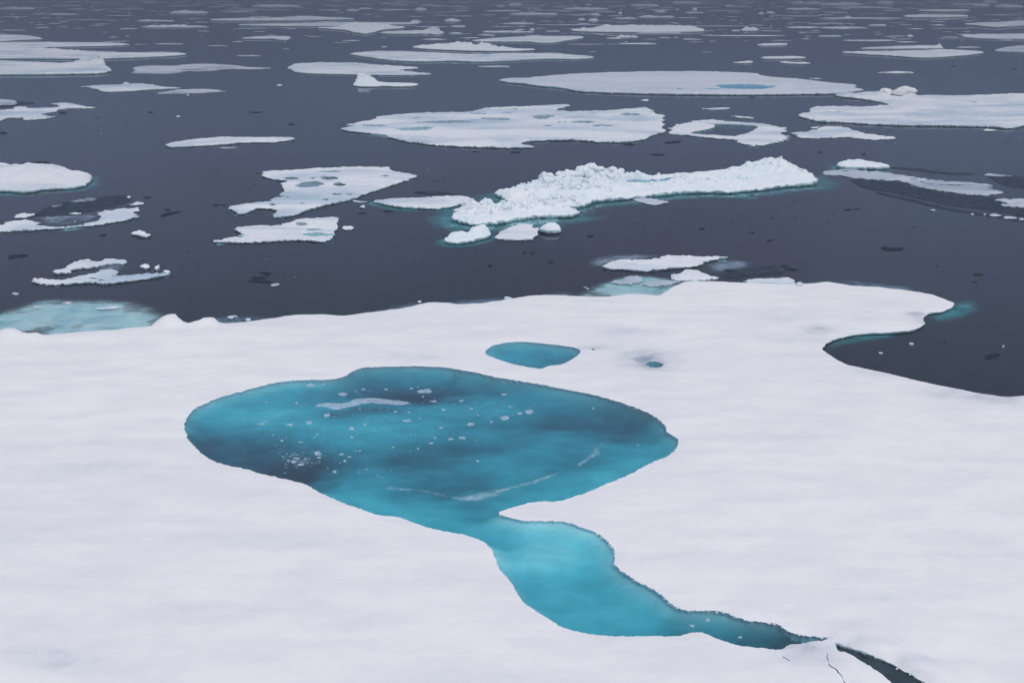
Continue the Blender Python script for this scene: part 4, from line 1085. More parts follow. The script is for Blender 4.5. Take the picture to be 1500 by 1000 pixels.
# upper middle
floe("ice_floe", "broad white floe pitted with blue grey puddles in the upper middle", IF,
     [(499,187),(511,184.3),(522,182.8),(508,181.2),(532,176.8),(551,173.3),(554.5,169.2),(594.4,165.7),(646,163),(688,163.6),(702,158),(743,156),(785,154.2),(820,152),(838,153),(822,156.5),(815,160),(830,162.5),(850,161.5),(889,161.3),(927,157.6),(948,156.6),(958,164),(974,169.2),(974,173.5),(967,177),(978,184.5),(972,191.5),(951.5,197.5),(944.6,202.8),(913,206.3),(879,206),(844,203),(809,203),(775,204.6),(764,208.6),(785,214),(750,214.3),(695,213.3),(643,211),(612,207.4),(577,201.8),(566.7,197),(542.5,193.4),(511,190.6)],
     .28, 1.1, 2.2, holes=[([(577,188),(590,185.6),(615,184.7),(638,185.6),(632,188.5),(610,190.6),(590,190.3)], .55),
     ([(605,177.8),(640,175.5),(670,174.5),(690,176),(700,178.2),(670,179.3),(640,179.5),(618,179.2)], 1.0),
     ([(690,172),(715,171),(740,171.5),(752,174),(735,176),(712,174.8)], 1.0), ([(776,168.3),(795,167.2),(812,168.3),(802,172.5),(795,174.5),(783,172)], 1.1),
     (923,166.5,14,2.4,.9),(853,177.5,19,1.8,.8),(702,165.5,13,1.3,None),(884,183,19,1.6,.45),(895,174.2,7,1,.7),(549,182.8,20,1.6,.8),(608,172,10,.7,None),(823,177.5,7,.9,.6),(743,164.5,10,.8,1.2),(802,183,7,.9,.8),(636,163,6,.6,None),(870,163.8,12,.7,1.2),(752,158.8,12,.7,None)], relief=.09)
shelf([(850,203),(880,202),(920,203),(950,199),(962,200),(940,207),(905,211),(870,209)], 1.6, 1.3, False, None, 'drowned_ledge', 'turquoise drowned ledge under the right front of the pitted floe', 'drowned ice')
shelf([(500,188),(540,191),(575,199),(590,203),(560,201),(515,193)], 1.2, 1.1, True, None, 'drowned_ledge', 'pale drowned ledge at the left tip of the pitted floe', 'drowned ice')

floe("ice_floe", "broad flat floe with bright blue melt ponds along its near side, upper right", IF,
     [(730,116),(745,114),(771,113.6),(790,111.5),(809,109.8),(854,106.7),(913,104.8),(1000,103.7),(1049,104.6),(1108,106.4),(1118.6,110.9),(1160,114),(1188,117),(1215.7,120.6),(1240,122),(1257,123.4),(1250,126),(1267,131),(1236.5,134),(1219,135.3),(1174,135.5),(1132.5,136.5),(1060,136.5),(982,135.8),(913,134.3),(847,131.8),(832,128),(812,125.5),(792,124.3),(770,120.8),(743,118.4)],
     .42, .9, 2.2, holes=[([(1044,124.2),(1060,122.4),(1080,121.9),(1112,122.9),(1142,126.3),(1127,129.2),(1095,130.4),(1060,128.8)], .45),([(1025,128.5),(1045,127.8),(1060,129),(1058,130.3),(1035,130.3)], .4),([(982,128.2),(1000,128.4),(1012,129.3),(998,130.3),(982,129.8)], .4),(958,129.6,12,.7,.4)],
     ridges=[([(1140,130.5,.3),(1155,129.5,.55),(1168,129,.65),(1185,130.5,.45)], 2.2, .6)], material=M_FLAT)
shelf([(765,120),(792,122),(815,123),(832,125),(860,131),(850,135),(815,132),(785,128)], 3.0, 1.4, False, None, "drowned_ledge", "turquoise drowned ledge at the left end of the upper right floe", "drowned ice")
cf_ = floe("ice_floe", "large floe with two smooth cream domes reaching the right edge", IF,
     [(1169,166.5),(1188,163),(1184.5,156.5),(1222.6,154.8),(1250,155.3),(1285,154.6),(1305,151.8),(1288.5,147.2),(1267.7,143.8),(1240,141.2),(1222.6,138.8),(1219,136.6),(1240,135.6),(1267.7,133.6),(1292,133),(1305,136),(1333.6,138.3),(1378.6,139.4),(1417,139.2),(1465,137),(1500,135.8),(1600,134),(1720,140),(1740,160),(1640,176),(1560,182),(1500,182),(1479,186.5),(1455,183.5),(1396,182),(1326.6,181.5),(1274.6,179.7),(1229.6,176.6),(1201.8,176.3),(1184.5,172.5)],
     .33, 1.0, 2.4, holes=[([(1385,146),(1420,147),(1460,148),(1472,149.6),(1440,149.8),(1405,148.3)], .6),([(1205,162.5),(1220,161.6),(1238,162.5),(1230,164),(1212,164)], .6),(1315,151.3,14,.7,.8)],
     domes=[(1292,143,.5,1.3),(1328,143,.6,1.6),(1478,148,.5,1.6),(1409,140.5,.4,.6)], ridges=[([(1340,160,.2),(1380,158,.35),(1430,160,.25),(1490,157,.3)], 5, .4)], relief=.12)
floe("ice_floe", "broken ring-shaped white floe round dark water, right of the pitted floe", IF,
     [(975,194),(987,183.5),(1011,177.5),(1039,174),(1061.5,176.6),(1094.4,179.2),(1118.6,180),(1125.6,182.8),(1153.3,187),(1143,195.3),(1158.5,201.5),(1136,208),(1108.3,213.7),(1084,208.3),(1080.5,203.6),(1042.4,201.5),(1011.2,197.3),(990,196)],
     .16, 1.5, 2.2, holes=[([(1032,180.8),(1048,182.4),(1040,188.4),(1020,191),(1010,194),(1025,196),(1050,197),(1072,199.8),(1094,195.3),(1106,188.4),(1108,183.5),(1084,182),(1060,181)], None),(1082,207,0.5,.3,None)], ledge=.25)
floe("ice_floe", "low ragged white floe between the ring-shaped floe and the domed one", IF,
     [(1153,193.8),(1188,192.2),(1201.8,185.6),(1222.6,183.6),(1247,186.9),(1250.4,191),(1271,195.5),(1312.8,200.7),(1302.4,203.5),(1274.6,203.5),(1240,200),(1219,200.7),(1177.6,201.8),(1167,197.2)], .15, 1.4, 2.2, ledge=.25)
blocks(cf_, [(1297,142.5,1.0),(1302,141.5,.9),(1318,143,1.25),(1325,143,1.25)], name="snow_dome", material=M_DOME, sub=3, cut=False)
for pts, lb in (([(1025,158.3),(1045,157.8),(1065,156.8),(1071,157.8),(1062,159.8),(1040,160)], "thin white strip between the pitted floe and the floe with blue ponds"),
                ([(1071,168.4),(1080,169.5),(1103,171),(1102,172.8),(1082,171.5)], "thin white strip just beyond the ring-shaped floe"),
                ([(1189,186.8),(1196,184.6),(1201,185.6),(1196,187.4)], "tiny white chip at the tip of the low ragged floe"),
                ([(1437,189.5),(1445,188.3),(1457,189),(1455,190.8),(1442,190.6)], "white chip just in front of the floe with cream domes"),
                ([(1181,114.3),(1195,113.6),(1207,114.6),(1195,115.6)], "thin grey strip behind the right end of the floe with blue ponds"),
                ([(938,146),(947,145),(953,146.5),(945,147.8)], "tiny white chip just in front of the floe with blue ponds"),
                ([(1281,106),(1300,104.8),(1320,104),(1340,106),(1310,107)], "thin white strip alone beyond the two cream domes")):
    floe("ice_floe", lb, IF, pts, .16, .7, 1.8, material=M_THIN if "grey" in lb else M_FLOE)

floe("ice_floe", "narrow white floe with a raised back spine left of the pitted floe", IF,
     [(240,210.5),(247,208),(258,206.5),(272,204.5),(290,202.5),(310,200.8),(325,199),(345,199.5),(383,200),(420,200),(431,200.5),(430,203),(415,205),(400,207.3),(360,206.6),(323,210.3),(266.7,213.3),(246.7,213.8)], .25, .8, 2.0, ridges=[([(258,205.5,.25),(300,202,.3),(330,199.5,.45)], .9, .5)], ledge=.5)
floe("ice_floe", "small grey sliver under the narrow spined floe", IF, [(319,216),(330,214.8),(348,215),(345,217),(325,217.3)], .08, .6, 1.8, material=M_THIN)

floe("ice_floe", "ragged forked floe cut by the left edge below the big left floes", IF,
     [(-30,161),(0,160.5),(18,159),(22,156),(38,155.3),(46,158),(60,157.5),(74,157),(88,155.4),(80,152.5),(71,151.3),(85,150.2),(98,150),(112,152.6),(128,156),(143,157.3),(124,158.4),(108,157.4),(92,158.6),(84,160.5),(80,163.5),(60,166.5),(65,169),(82,169.8),(72,172.4),(52,174.6),(30,174.8),(32,171.5),(10,172),(0,177),(-40,177)], .15, 1.1, 2.0, ledge=.4)
floe("ice_floe", "small flat grey floe at the left edge above the forked one", IF, [(-30,146),(0,145.3),(18,146),(27,151),(20,153),(0,153.3),(-30,153)], .12, .8, 2.0, material=M_THIN)
sheet("dark_ice_sheet", "dark thin ice behind the forked floe at the left edge", "thin ice", [(0,155),(15,153.5),(28,150.5),(22,147.5),(38,149.5),(56,151.5),(40,153.5),(25,154),(18,157.5),(0,158.5)], M_NILAS, .012, .015, 1.5, 2.5)
floe("ice_floe", "flat pale floe carrying one small white knob, upper left", IF,
     [(117,126),(130,125.2),(140,125),(150,124),(171,123.8),(184,122.2),(205,121.8),(222,123.2),(235,126.5),(268,128.3),(240,129.5),(210,131),(190,133),(155,133.8),(145,131.5),(135,127.8)], .2, .7, 2.0, domes=[(174,123.4,.9,.8),(180,123.6,1.0,.8),(185,124,.6,.6)], material=M_FLOE)
floe("ice_floe", "thin low floe just right of the floe with the white knob", IF,
     [(230,136),(240,134),(250,132.6),(265,131),(280,130.3),(294,130),(300,129.6),(320,131.5),(335,133.3),(310,134.6),(293,136),(270,136.3),(233,137)], .15, .8, 2.0, domes=[(297,130.5,.6,.6)], material=M_THIN)
floe("ice_floe", "pale grey half-melted floe with dark streaks, upper left", IF,
     [(186.7,107),(198,105),(203,102.5),(193,99),(215,95.7),(245,96),(260,96),(270,94),(310,93.4),(345,95.3),(370,98.7),(402,99.4),(372,101.5),(335,100.5),(300,104),(270,104),(262,106.5),(245,108)], .14, 1.0, 2.0, holes=[(285,101.5,28,.8,None),(330,98.5,20,.7,None),(225,101,20,.5,1)], material=M_THIN, ledge=.3)
floe("ice_floe", "thick floe at the left edge ending in a white hummock, lowest of the left stack", IF,
     [(-60,87),(0,88.5),(60,90.5),(105,92.5),(120,91.5),(138,90.5),(152,92),(156,98),(161,102),(150,105.5),(100,106.5),(40,107),(0,107.3),(-60,107)], .5, .7, 2.0, ridges=[([(118,96,.6),(132,95,1.4),(142,94.5,1.9),(150,96,1.3)], 2.6, .6),([(140,102,.5),(155,103,.5)], 1.6, .6)], ledge=.8)
floe("ice_floe", "long white floe at the left edge tapering to the right, second of the left stack", IF,
     [(-60,72),(0,72.5),(60,72),(100,74),(150,75.5),(200,77),(245,75.5),(277,78.3),(250,80.7),(200,83),(150,84.5),(60,84.6),(-60,84.5)], .45, .7, 2.0, ridges=[([(0,76,.4),(60,75,.5),(110,76,.4),(200,78,.2)], 3.0, .5), ([(240,77.5,.5),(250,77.5,.5)], 1.0, .6)], ledge=.8)
floe("ice_floe", "flat grey white floe at the left edge, third of the left stack", IF,
     [(-60,61),(0,61.8),(60,61.2),(100,61.8),(160,62.3),(180,63),(193,65.2),(160,66.4),(120,67.3),(60,68.5),(0,70.3),(-60,70)], .35, .7, 1.9)
floe("ice_floe", "rounded grey floe at the left edge, topmost of the left stack", IF, [(-60,50),(0,50.7),(30,50.8),(50,52.8),(65,56.8),(40,57.6),(0,60),(-60,60)], .3, .5, 1.9)
floe("ice_floe", "white floe with a long thin right tip at upper left of centre", IF,
     [(420,98),(432,94.6),(450,93),(480,92.5),(520,93.3),(560,95),(600,97),(619,98.4),(600,100.3),(580,101.6),(600,104.5),(640,107.8),(600,109.3),(540,108.8),(490,107.5),(440,106.3),(424,101)], .3, .8, 2.0, ridges=[([(430,98,.3),(470,96,.35),(530,96,.3)], 2.5, .5)], ledge=.6)
cr_ = floe("iceberg_bit", "small crown-shaped bergy bit mirrored in the water with a flat tail, upper left of centre", "iceberg",
     [(518,122),(521,119),(530,117.5),(545,118),(553,119.5),(570,120.5),(600,121),(613,122),(608,124.6),(580,125.3),(560,124.3),(550,125.4),(530,125.4),(520,124.5)], .35, .5, 1.8,
     ridges=[([(521,121.3,1.0),(528,121,1.35),(536,121,1.35),(543,121,1.35),(550,121.3,1.0)], 1.3, .5), ([(556,122,.3),(600,122.5,.3)], .8, .7)], material=M_RUBBLE, ledge=.5)
blocks(cr_, [(523,121.6,.4),(527,121,.45),(532,121.4,.5),(537,121,.5),(541,121.4,.45),(545,121,.5),(549,121.8,.4)])
floe("ice_floe", "very long thin white floe with a small upright knob at right, top middle", IF,
     [(513,77.7),(535,75.8),(550,74.6),(583,74.4),(640,77),(687,79),(720,79.5),(760,78.3),(813,77.2),(833,79.5),(877,82.7),(850,85.5),(793,85),(760,87.1),(700,89.6),(660,87.5),(617,89.1),(577,87.3),(545,83.5),(528,81)], .4, .8, 2.0, ridges=[([(650,86,.3),(700,85,.6),(760,83,.4)], 2.0, .6)], domes=[(816,78,1.3,.8)], ledge=.8)
floe("ice_floe", "peaked white ridge floe with a pyramid hump, top middle", IF,
     [(603,68),(615,66.5),(640,67),(680,66.5),(720,67.5),(735,69.5),(760,70.7),(787,71.8),(760,73.6),(717,73.6),(680,73),(647,71.6),(625,70.8)], .45, .6, 1.8, ridges=[([(612,68,.5),(622,67.5,1.1),(635,68.5,.8),(660,69,.9),(680,68.5,1.6),(697,68,2.9),(703,68,2.9),(715,69,1.6),(730,70.5,.6)], 3.0, .55),([(740,72,.4),(782,72.2,.5)], 1.4, .6)], material=M_RUBBLE, ledge=.6)
floe("ice_floe", "smooth grey white floe behind the pyramid hump, top middle", IF,
     [(690,58.8),(712,56.5),(733,54.9),(783,52.6),(820,52.6),(853,52.9),(856,55),(830,58.5),(812,61.8),(790,62),(775,60.2),(740,60.2),(700,60)], .4, .5, 1.9, ledge=.6)
floe("ice_floe", "lower of two long lumpy white floes, top left of centre", IF,
     [(346,35.6),(370,35),(428,34.4),(450,33.6),(480,33),(508,32.4),(530,32.4),(560,32.6),(600,32.8),(617,33.4),(600,34.8),(560,35.6),(520,36.4),(470,37.6),(420,37.3),(370,36.6)], .6, .6, 1.8, ridges=[([(350,36,.5),(400,35,.5),(450,34,.6),(500,33.4,.6),(540,33.4,.6),(600,33.6,.4)], 5, .7)])
floe("ice_floe", "farther of two long lumpy white floes, top left of centre", IF,
     [(303,28.3),(330,27),(360,26.4),(412,25.8),(450,25),(480,25.2),(506,26),(520,27.3),(480,28.2),(440,29),(380,29.2),(320,29.4)], .7, .5, 1.8, ridges=[([(308,28.4,.4),(317,28,1.0),(330,28,.5),(360,27.6,.9),(400,27.4,.6),(425,27,1.2),(450,26.5,1.8),(480,26.6,.9),(506,27,.8)], 6, .75)])
floe("ice_floe", "jumbled white floe merging under the two lumpy ones, top left of centre", IF,
     [(464,40),(490,39.4),(510,38.6),(540,38.4),(580,38.4),(597,39),(580,41),(560,42.6),(548,46.4),(535,48.6),(524,47),(510,43.4),(485,41.2)], .6, .7, 1.8, ridges=[([(500,41,.8),(520,41,1.7),(540,41,1.5),(575,40,1.0)], 4, .7)], material=M_RUBBLE)
floe("ice_floe", "low bumpy floe right of the jumbled one, top left of centre", IF,
     [(556,46.8),(580,45.4),(600,45),(625,44.5),(640,44.2),(652,46.2),(648,48),(640,50),(628,48.3),(600,48.8),(570,49)], .5, .6, 1.8, ridges=[([(600,46.5,.5),(618,46,1.0),(642,46.5,1.3)], 2.5, .8)])
floe("ice_floe", "thin white floe with a double near tip just below the lumpy ones", IF,
     [(350,55.2),(380,53.4),(400,53),(420,52.6),(429,54),(424,56),(420,58),(408,57),(400,55.6),(375,56)], .5, .5, 1.8, ridges=[([(360,54.8,.3),(385,54,.7),(418,53.8,.8)], 2.0, .6)])
xf = floe("ice_floe", "bright mound floe with a long flat tail, top right of centre", IF,
     [(834,43.4),(850,41.8),(880,41),(935,40.4),(975,40.2),(1033,41.6),(1033,45),(980,46),(900,46),(850,45)], .6, .5, 1.8, ridges=[([(848,43.6,.8),(858,43,2.0),(868,42.8,2.6),(880,43,2.0),(893,43.6,1.0),(930,43,1.0),(1020,43.2,.9)], 4, .7)], material=M_RUBBLE)
floe("ice_floe", "bright rubble ridge, larger of a pair at top right", IF,
     [(1322,22.6),(1345,21.3),(1380,21.4),(1410,21.6),(1420,22.6),(1400,24),(1350,24.2),(1330,24.4)], .9, .4, 1.8, ridges=[([(1326,22.8,1.4),(1333,22.6,2.6),(1350,22.5,2.0),(1380,22.6,1.8),(1410,22.6,1.0)], 8, .7)], material=M_RUBBLE)
floe("ice_floe", "rubble mound behind the bright ridge at top right", IF,
     [(1342,14.8),(1360,13.8),(1395,13.8),(1422,14.2),(1410,15.8),(1370,16)], .9, .4, 1.8, ridges=[([(1352,14.6,1.6),(1362,14.4,3.2),(1374,14.4,2.6),(1390,14.6,1.0),(1415,14.6,1.0)], 9, .7)], material=M_RUBBLE)
floe("ice_floe", "thick white ridge cut by the right edge at top right", IF,
     [(1411,34.4),(1433,33),(1460,32.4),(1490,31),(1540,30),(1540,35.8),(1500,36),(1470,37.6),(1458,38.8),(1436,36.4)], .8, .5, 1.8, ridges=[([(1420,34.4,1.0),(1445,33.8,1.3),(1490,32.6,1.6),(1520,32,1.6)], 5, .7)])
floe("ice_floe", "flat grey floe cut by the right edge below the thick ridge", IF,
     [(1406,51.6),(1425,50.4),(1435,49.4),(1450,50),(1500,49),(1550,49),(1550,57),(1500,56.8),(1450,56.2),(1417,54.4)], .4, .5, 1.8)
floe("ice_floe", "upper of two stacked flat floes with an upturned tip at right", IF,
     [(1255,70.4),(1280,68.6),(1300,67.7),(1340,66.6),(1377,66.4),(1382,69),(1378,70.4),(1340,70.3),(1290,70.8)], .35, .4, 1.8, ridges=[([(1377,69.5,.6),(1383,66.5,1.3)], .9, .5)])
floe("ice_floe", "lower and longer of two stacked flat floes at right", IF,
     [(1226,75.8),(1267,75),(1310,74.5),(1333,74),(1377,72),(1400,72.8),(1433,74.6),(1439,76.4),(1420,79.6),(1400,81),(1367,83.4),(1340,83.3),(1317,81.2),(1290,79.6),(1267,78.4)], .4, .7, 1.9, ledge=.6)
floe("ice_floe", "pale lumpy floe cut by the right edge beside the stacked pair", IF,
     [(1456,73.5),(1466,70.8),(1480,68),(1500,66.3),(1540,66),(1540,76),(1500,75.6),(1467,74.8)], .3, .8, 1.8, material=M_THIN)
floe("ice_floe", "short flat slab alone right of top centre", IF, [(1109,64.2),(1130,63),(1155,62.9),(1153,65.3),(1135,66),(1113,66.2)], .35, .4, 1.8)
floe("ice_floe", "white slab with a raised left corner right of top centre", IF, [(1116,83),(1130,82.4),(1165,82.2),(1182,83.3),(1178,84.6),(1150,85),(1118,85.2)], .4, .4, 1.8, domes=[(1118.5,83,.9,.7),(1140,82.8,.6,.8),(1164,82.8,.5,.8)])
floe("ice_floe", "left of two small strips beyond the floe with blue ponds", IF, [(1070,91),(1085,90),(1092,88.8),(1103,89),(1102,91.4),(1085,92)], .3, .5, 1.8)
floe("ice_floe", "right of two small strips beyond the floe with blue ponds", IF, [(1141,90.6),(1150,89.6),(1160,91),(1178,90.4),(1190,91.8),(1175,93),(1150,91.8)], .3, .4, 1.8)

# ------------------------------------------------------------------ the far pack: thin floes seen edge on
FAR = [(0,52,12.5,3,1),(78,120,8,1.5,0),(70,118,21,2,1),(165,212,13.3,1.5,0),(200,250,30.5,2.4,1),(244,256,31,1.6,1),(205,305,39,4,1),(288,308,45.5,1.6,0),(248,305,18.5,5,1),(246,268,9,1.8,0),(282,300,7.5,1,0),(0,38,44.2,1.8,0),(84,100,39.3,1,0),(108,122,41.8,1,0),(0,40,24.6,1.2,0),(92,150,29,1,0),(195,217,65.2,1.2,0),(226,269,64.2,2,0),
 (368,442,9,3.6,1),(320,376,16.6,1.8,0),(345,420,14.2,1.2,0),(465,500,14.6,1.6,0),(506,526,15,2,1),(524,546,12.6,2.2,1),(554,598,14.2,2.2,0),(571,602,7.8,1.2,0),(303,334,67,1.5,0),(488,512,62.4,1,0),(340,392,42.2,1,0),(372,388,46,1.4,0),(558,568,69,1.2,1),(345,382,81.5,2,0),(414,424,71.5,1.2,0),
 (606,625,14,4,1),(632,650,9.3,1.5,0),(655,682,9.8,1.2,0),(630,676,18,1,0),(712,766,15.8,2.4,0),(718,742,7.6,1.4,0),(744,766,7,3.4,1),(745,817,20.6,3.8,1),(818,882,21.4,1,0),(793,830,15,1.6,0),(826,892,13,4,1),(808,838,10,1.4,0),(780,792,13.2,.8,0),(858,866,7,2,1),(600,618,32,4.6,1),(600,621,24.3,1,0),(655,686,23.6,1,0),(650,676,30,4.4,1),(606,657,39.2,1.8,0),(660,683,38.5,3,1),(628,640,32.6,1,0),(657,679,49,2.4,1),(735,784,34.4,2.6,1),(706,782,46.8,3.6,1),(757,769,43.2,2.2,0),(776,783,43.4,4,1),(785,888,36.2,1.6,0),(718,755,39,1.6,0),(833,850,32.4,1,0),(846,858,28.6,3,1),(862,878,29.8,4.4,1),(798,820,45.8,2,1),(782,800,41.4,1,0),(864,880,21.5,3.4,1),(830,885,64.8,1.2,0),(890,905,64.8,1,0),(888,912,56,2.6,0),
 (923,966,8.2,3.4,1),(985,1026,4.4,3.4,1),(946,988,14,1.8,0),(990,995,13.8,2.2,1),(958,976,17.4,2.4,1),(1013,1022,14.2,4.6,1),(1002,1032,18.4,2.4,0),(1030,1088,15.6,1.6,0),(905,912,19.4,3.4,1),(900,934,27,2.6,1),(935,988,24.8,3.4,1),(990,1022,26,1.6,0),(900,921,32.4,1.2,0),(1062,1074,9,2.4,1),(1073,1101,9.6,1.8,0),(1080,1102,5.4,1.4,0),(1110,1120,19.6,2.4,1),(1122,1136,18.6,3,1),(1108,1117,8,1,0),(1150,1200,13.4,3,1),(1140,1204,23.4,1.5,0),(1160,1180,4,2.8,1),(1176,1200,4.6,3,1),(975,1100,38,1.6,0),(905,975,37.6,1,0),(930,990,48.2,1.6,1),(902,936,54,3.6,1),(905,964,64,2.4,1),(1033,1152,52.2,2.2,0),(1128,1160,59.3,1.3,0),(1072,1084,45,2.4,1),(1085,1112,43.5,6,1),(1112,1147,45.2,1.8,0),(1127,1131,38,2,1),(997,1010,49,1.2,0),(1178,1188,53.4,1,0),(1150,1200,39.8,3.4,0),
 (1200,1264,6.6,4.4,1),(1218,1310,10.6,2.4,0),(1283,1310,4.2,4,1),(1310,1340,3.4,1.2,0),(1395,1448,6,2.4,0),(1425,1452,8,3.4,1),(1455,1500,9.4,4,1),(1440,1462,3,3.4,1),(1200,1322,26.4,2.6,0),(1237,1247,24.2,3.4,1),(1200,1222,22.2,1,0),(1200,1234,34,2,0),(1200,1270,40.4,4,0),(1270,1300,37.2,2.4,1),(1317,1339,36.4,1.2,0),(1365,1428,41.6,1.2,0),(1198,1234,53,2.6,1),(1234,1314,59,3,0),(1300,1328,53,2,0),(1328,1338,52.8,3.2,1),(1380,1406,54.2,2,0),(1400,1436,69.4,2,1),(1475,1496,22.2,1,0),(1283,1290,50.6,1.2,0),(1494,1510,62,1.2,0),
 (1010,1030,61.3,1,0),(1028,1044,76.2,.9,0),(700,748,97.3,2.4,1),(630,644,88.5,.8,0),(863,876,75.8,1,0),(660,672,93,1,0),(1155,1188,33,1,0)]
BANDS = [(0,7),(7,11),(11,16),(16,22),(22,29),(29,36),(36,42),(42,48),(48,56),(56,66),(66,200)]
BN = ["topmost row of the pack", "second row of the pack", "third row of the pack", "fourth row of the pack", "fifth row of the pack", "sixth row of the pack", "seventh row of the pack", "eighth row of the pack", "ninth row of the pack", "tenth row of the pack", "nearest row of far strips"]
for bi, (a, b) in enumerate(BANDS):
    row = sorted([f for f in FAR if a <= f[2] < b], key=lambda f: f[0] + f[1])
    for k, (x0, x1, y, t, rough) in enumerate(row):
        w = x1 - x0; cx = (x0 + x1) / 2
        hh = max(0.35, t * 0.28 if rough else t * 0.42)
        n = 12 if w > 30 else 8
        top = [(x0 + w * j / n, y - hh * (math.sin(math.pi * j / n) ** .5) * random.uniform(.5, 1.1)) for j in range(n + 1)]
        bot = [(x0 + w * j / n, y + hh * (math.sin(math.pi * j / n) ** .5) * random.uniform(.5, 1.1)) for j in range(n - 1, 0, -1)]
        D_ = at(cx, y)[1]; mpp = math.hypot(D_, CAM_H) / FPX
        rid = []
        if rough:
            hm = t * 0.62 * mpp
            kk = max(3, int(w / 7)); 
            rid = [([(x0 + w * (j + .5) / kk, y, hm * (random.uniform(.35, 1.0) if kk > 3 else random.uniform(.7, 1))) for j in range(kk)], hh * D_ * D_ / (CAM_H * FPX) * 0.8, 0.45)]
        size = "short" if w < 25 else ("long" if w > 60 else "middling")
        kind_ = "lumpy" if rough else "flat"
        lb = "%s %s floe, %s from the left in the %s" % (size, kind_, ORD[k], BN[bi]) if k else "%s %s floe, leftmost in the %s" % (size, kind_, BN[bi])
        floe("ice_floe", lb, IF, top + bot, min(0.55, .25 * t * mpp), .25, 2.6 if w > 14 else 1.6, ridges=rid, material=M_FLOE if (rough or t > 2) else M_THIN, ledge=.3, relief=.05, ew=1.5, group="thin floes of the far pack", smooth=0)
floe("ice_chunk", "white chip in open water right of the low floe at upper left", "ice chunk", ellipse(409, 124.3, 4, .9), .2, .3, 1.4)
floe("ice_chunk", "white chip in open water at left, below the thin low floe", "ice chunk", ellipse(260.5, 169.6, 2.6, .9), .2, .3, 1.4)
floe("ice_chunk", "tiny white chip right under the thin low floe at upper left", "ice chunk", ellipse(274.5, 138.6, 2, .7), .2, .2, 1.4)
floe("ice_floe", "small grey cluster of ice left of the white chip in open water", IF, [(345,104.5),(350,102.8),(362,102),(358,105),(348,106)], .1, .5, 1.6, material=M_THIN) if False else None

# ------------------------------------------------------------------ dark scraps of thin ice on open water
SCR = [((10,376.5),(18,373.5),(30,372.5),(41,373.5),(38,376),(22,378),(14,380)),((1289,362.5),(1296,361.5),(1312,363.5),(1325,361.5),(1322,367),(1305,368),(1294,366.5)),((1148,393.5),(1158,392.3),(1170,394),(1166,396.8),(1154,396)),
 ((359,411.8),(375,410.8),(392,411.5),(399,413.5),(385,414.3),(370,413)),((368,407),(376,405),(388,405.2),(390,408),(380,409.8),(370,409.5)),((378,399),(386,398),(396,398.5),(396,402.5),(389,405),(386,401)),((365,165),(372,163.6),(387,164),(380,165.8),(368,166)),
 ((1441,522),(1450,518),(1464,517.5),(1465,521),(1455,525),(1445,526)),((209,289),(216,288),(223,289),(220,290.6),(212,290.5)),((235,316),(243,312),(256,310),(268,309.5),(262,312),(250,314.5),(240,318)),((240,306),(247,305.5),(250,308),(243,308.5)),((146,345),(152,343.3),(158,344.5),(153,346.2)),((215,164.5),(222,163.6),(226,165),(219,166.2)),
 ((0,194),(6,193),(13,195.5),(6,197.5),(0,197)),((85,164),(92,163.5),(99,165.5),(94,167.5),(88,167)),((30,239),(45,237),(58,236.5),(73,237),(72,239),(50,240),(35,241.5)),((420,182.5),(428,181),(432,183),(424,184)),((1096,142.8),(1101,141.5),(1106,142.8),(1101,144)),((1262,225.8),(1267,224.4),(1270,226.5),(1265,228)),
 ((858,346),(864,344.5),(872,344.5),(868,347),(861,347.6)),((764,371),(768,369.5),(773,370),(769,371.8)),((776,371),(781,369.8),(785,370.8),(780,372)),((804,384),(810,381.5),(812,385),(806,386.5)),((715,389),(718,387),(720,390),(717,391.5)),((1122,352),(1127,351),(1134,351.3),(1130,353.6),(1123,353.4)),((1023,335),(1030,334),(1034,335.4),(1029,336.6),(1024,336.4)),((1105,401),(1112,399),(1122,400),(1118,403),(1108,403.5)),
 ((1097,340.5),(1102,339.4),(1106,340.6),(1101,341.8)),((1425,401.5),(1432,400.6),(1440,401.6),(1438,403.4),(1428,403)),((1425,412.4),(1430,411.6),(1434,412.8),(1428,413.6)),((950,171),(957,168.5),(960,170.5),(954,173)),((1196,223),(1202,222),(1208,223.2),(1200,224.2)),((748,223),(756,221.8),(765,223),(758,225),(750,224.4)),((950,226),(962,225.2),(975,226.6),(970,228.6),(955,227.6)),((1234,307),(1242,306),(1250,307.6),(1240,309)),((1250,305.6),(1256,305),(1260,306.2),(1254,307)),
 ((310,300),(317,299.3),(322,300.8),(315,301.8)),((323,300),(328,299.4),(332,300.6),(327,301.4)),((521,312),(528,311),(540,312),(532,313.6)),((560,309.5),(568,308),(579,309),(570,311)),((605,283),(614,280.8),(622,280.2),(630,282),(618,284)),((690,222),(697,221),(702,222.6),(695,223.8)),((1060,396),(1070,394.5),(1076,397),(1066,398.6)),((1120,398),(1128,396.6),(1134,399.6),(1124,401)),((1140,389),(1150,388.2),(1156,390),(1146,391.2)),
 ((970,209),(985,207),(1000,206),(995,209.5),(978,211)),((910,212),(920,210.4),(934,211.6),(924,213.8)),((800,206.5),(820,205.2),(840,206.5),(825,208.6),(806,208.4)),((845,207.2),(860,206),(875,207.2),(862,209.2)),((1360,63),(1366,62.4),(1370,63.4),(1365,64)),((1478,101),(1486,100),(1492,101.4),(1484,102.2)),((1390,97),(1397,96.4),(1402,97.6),(1395,98.4))]
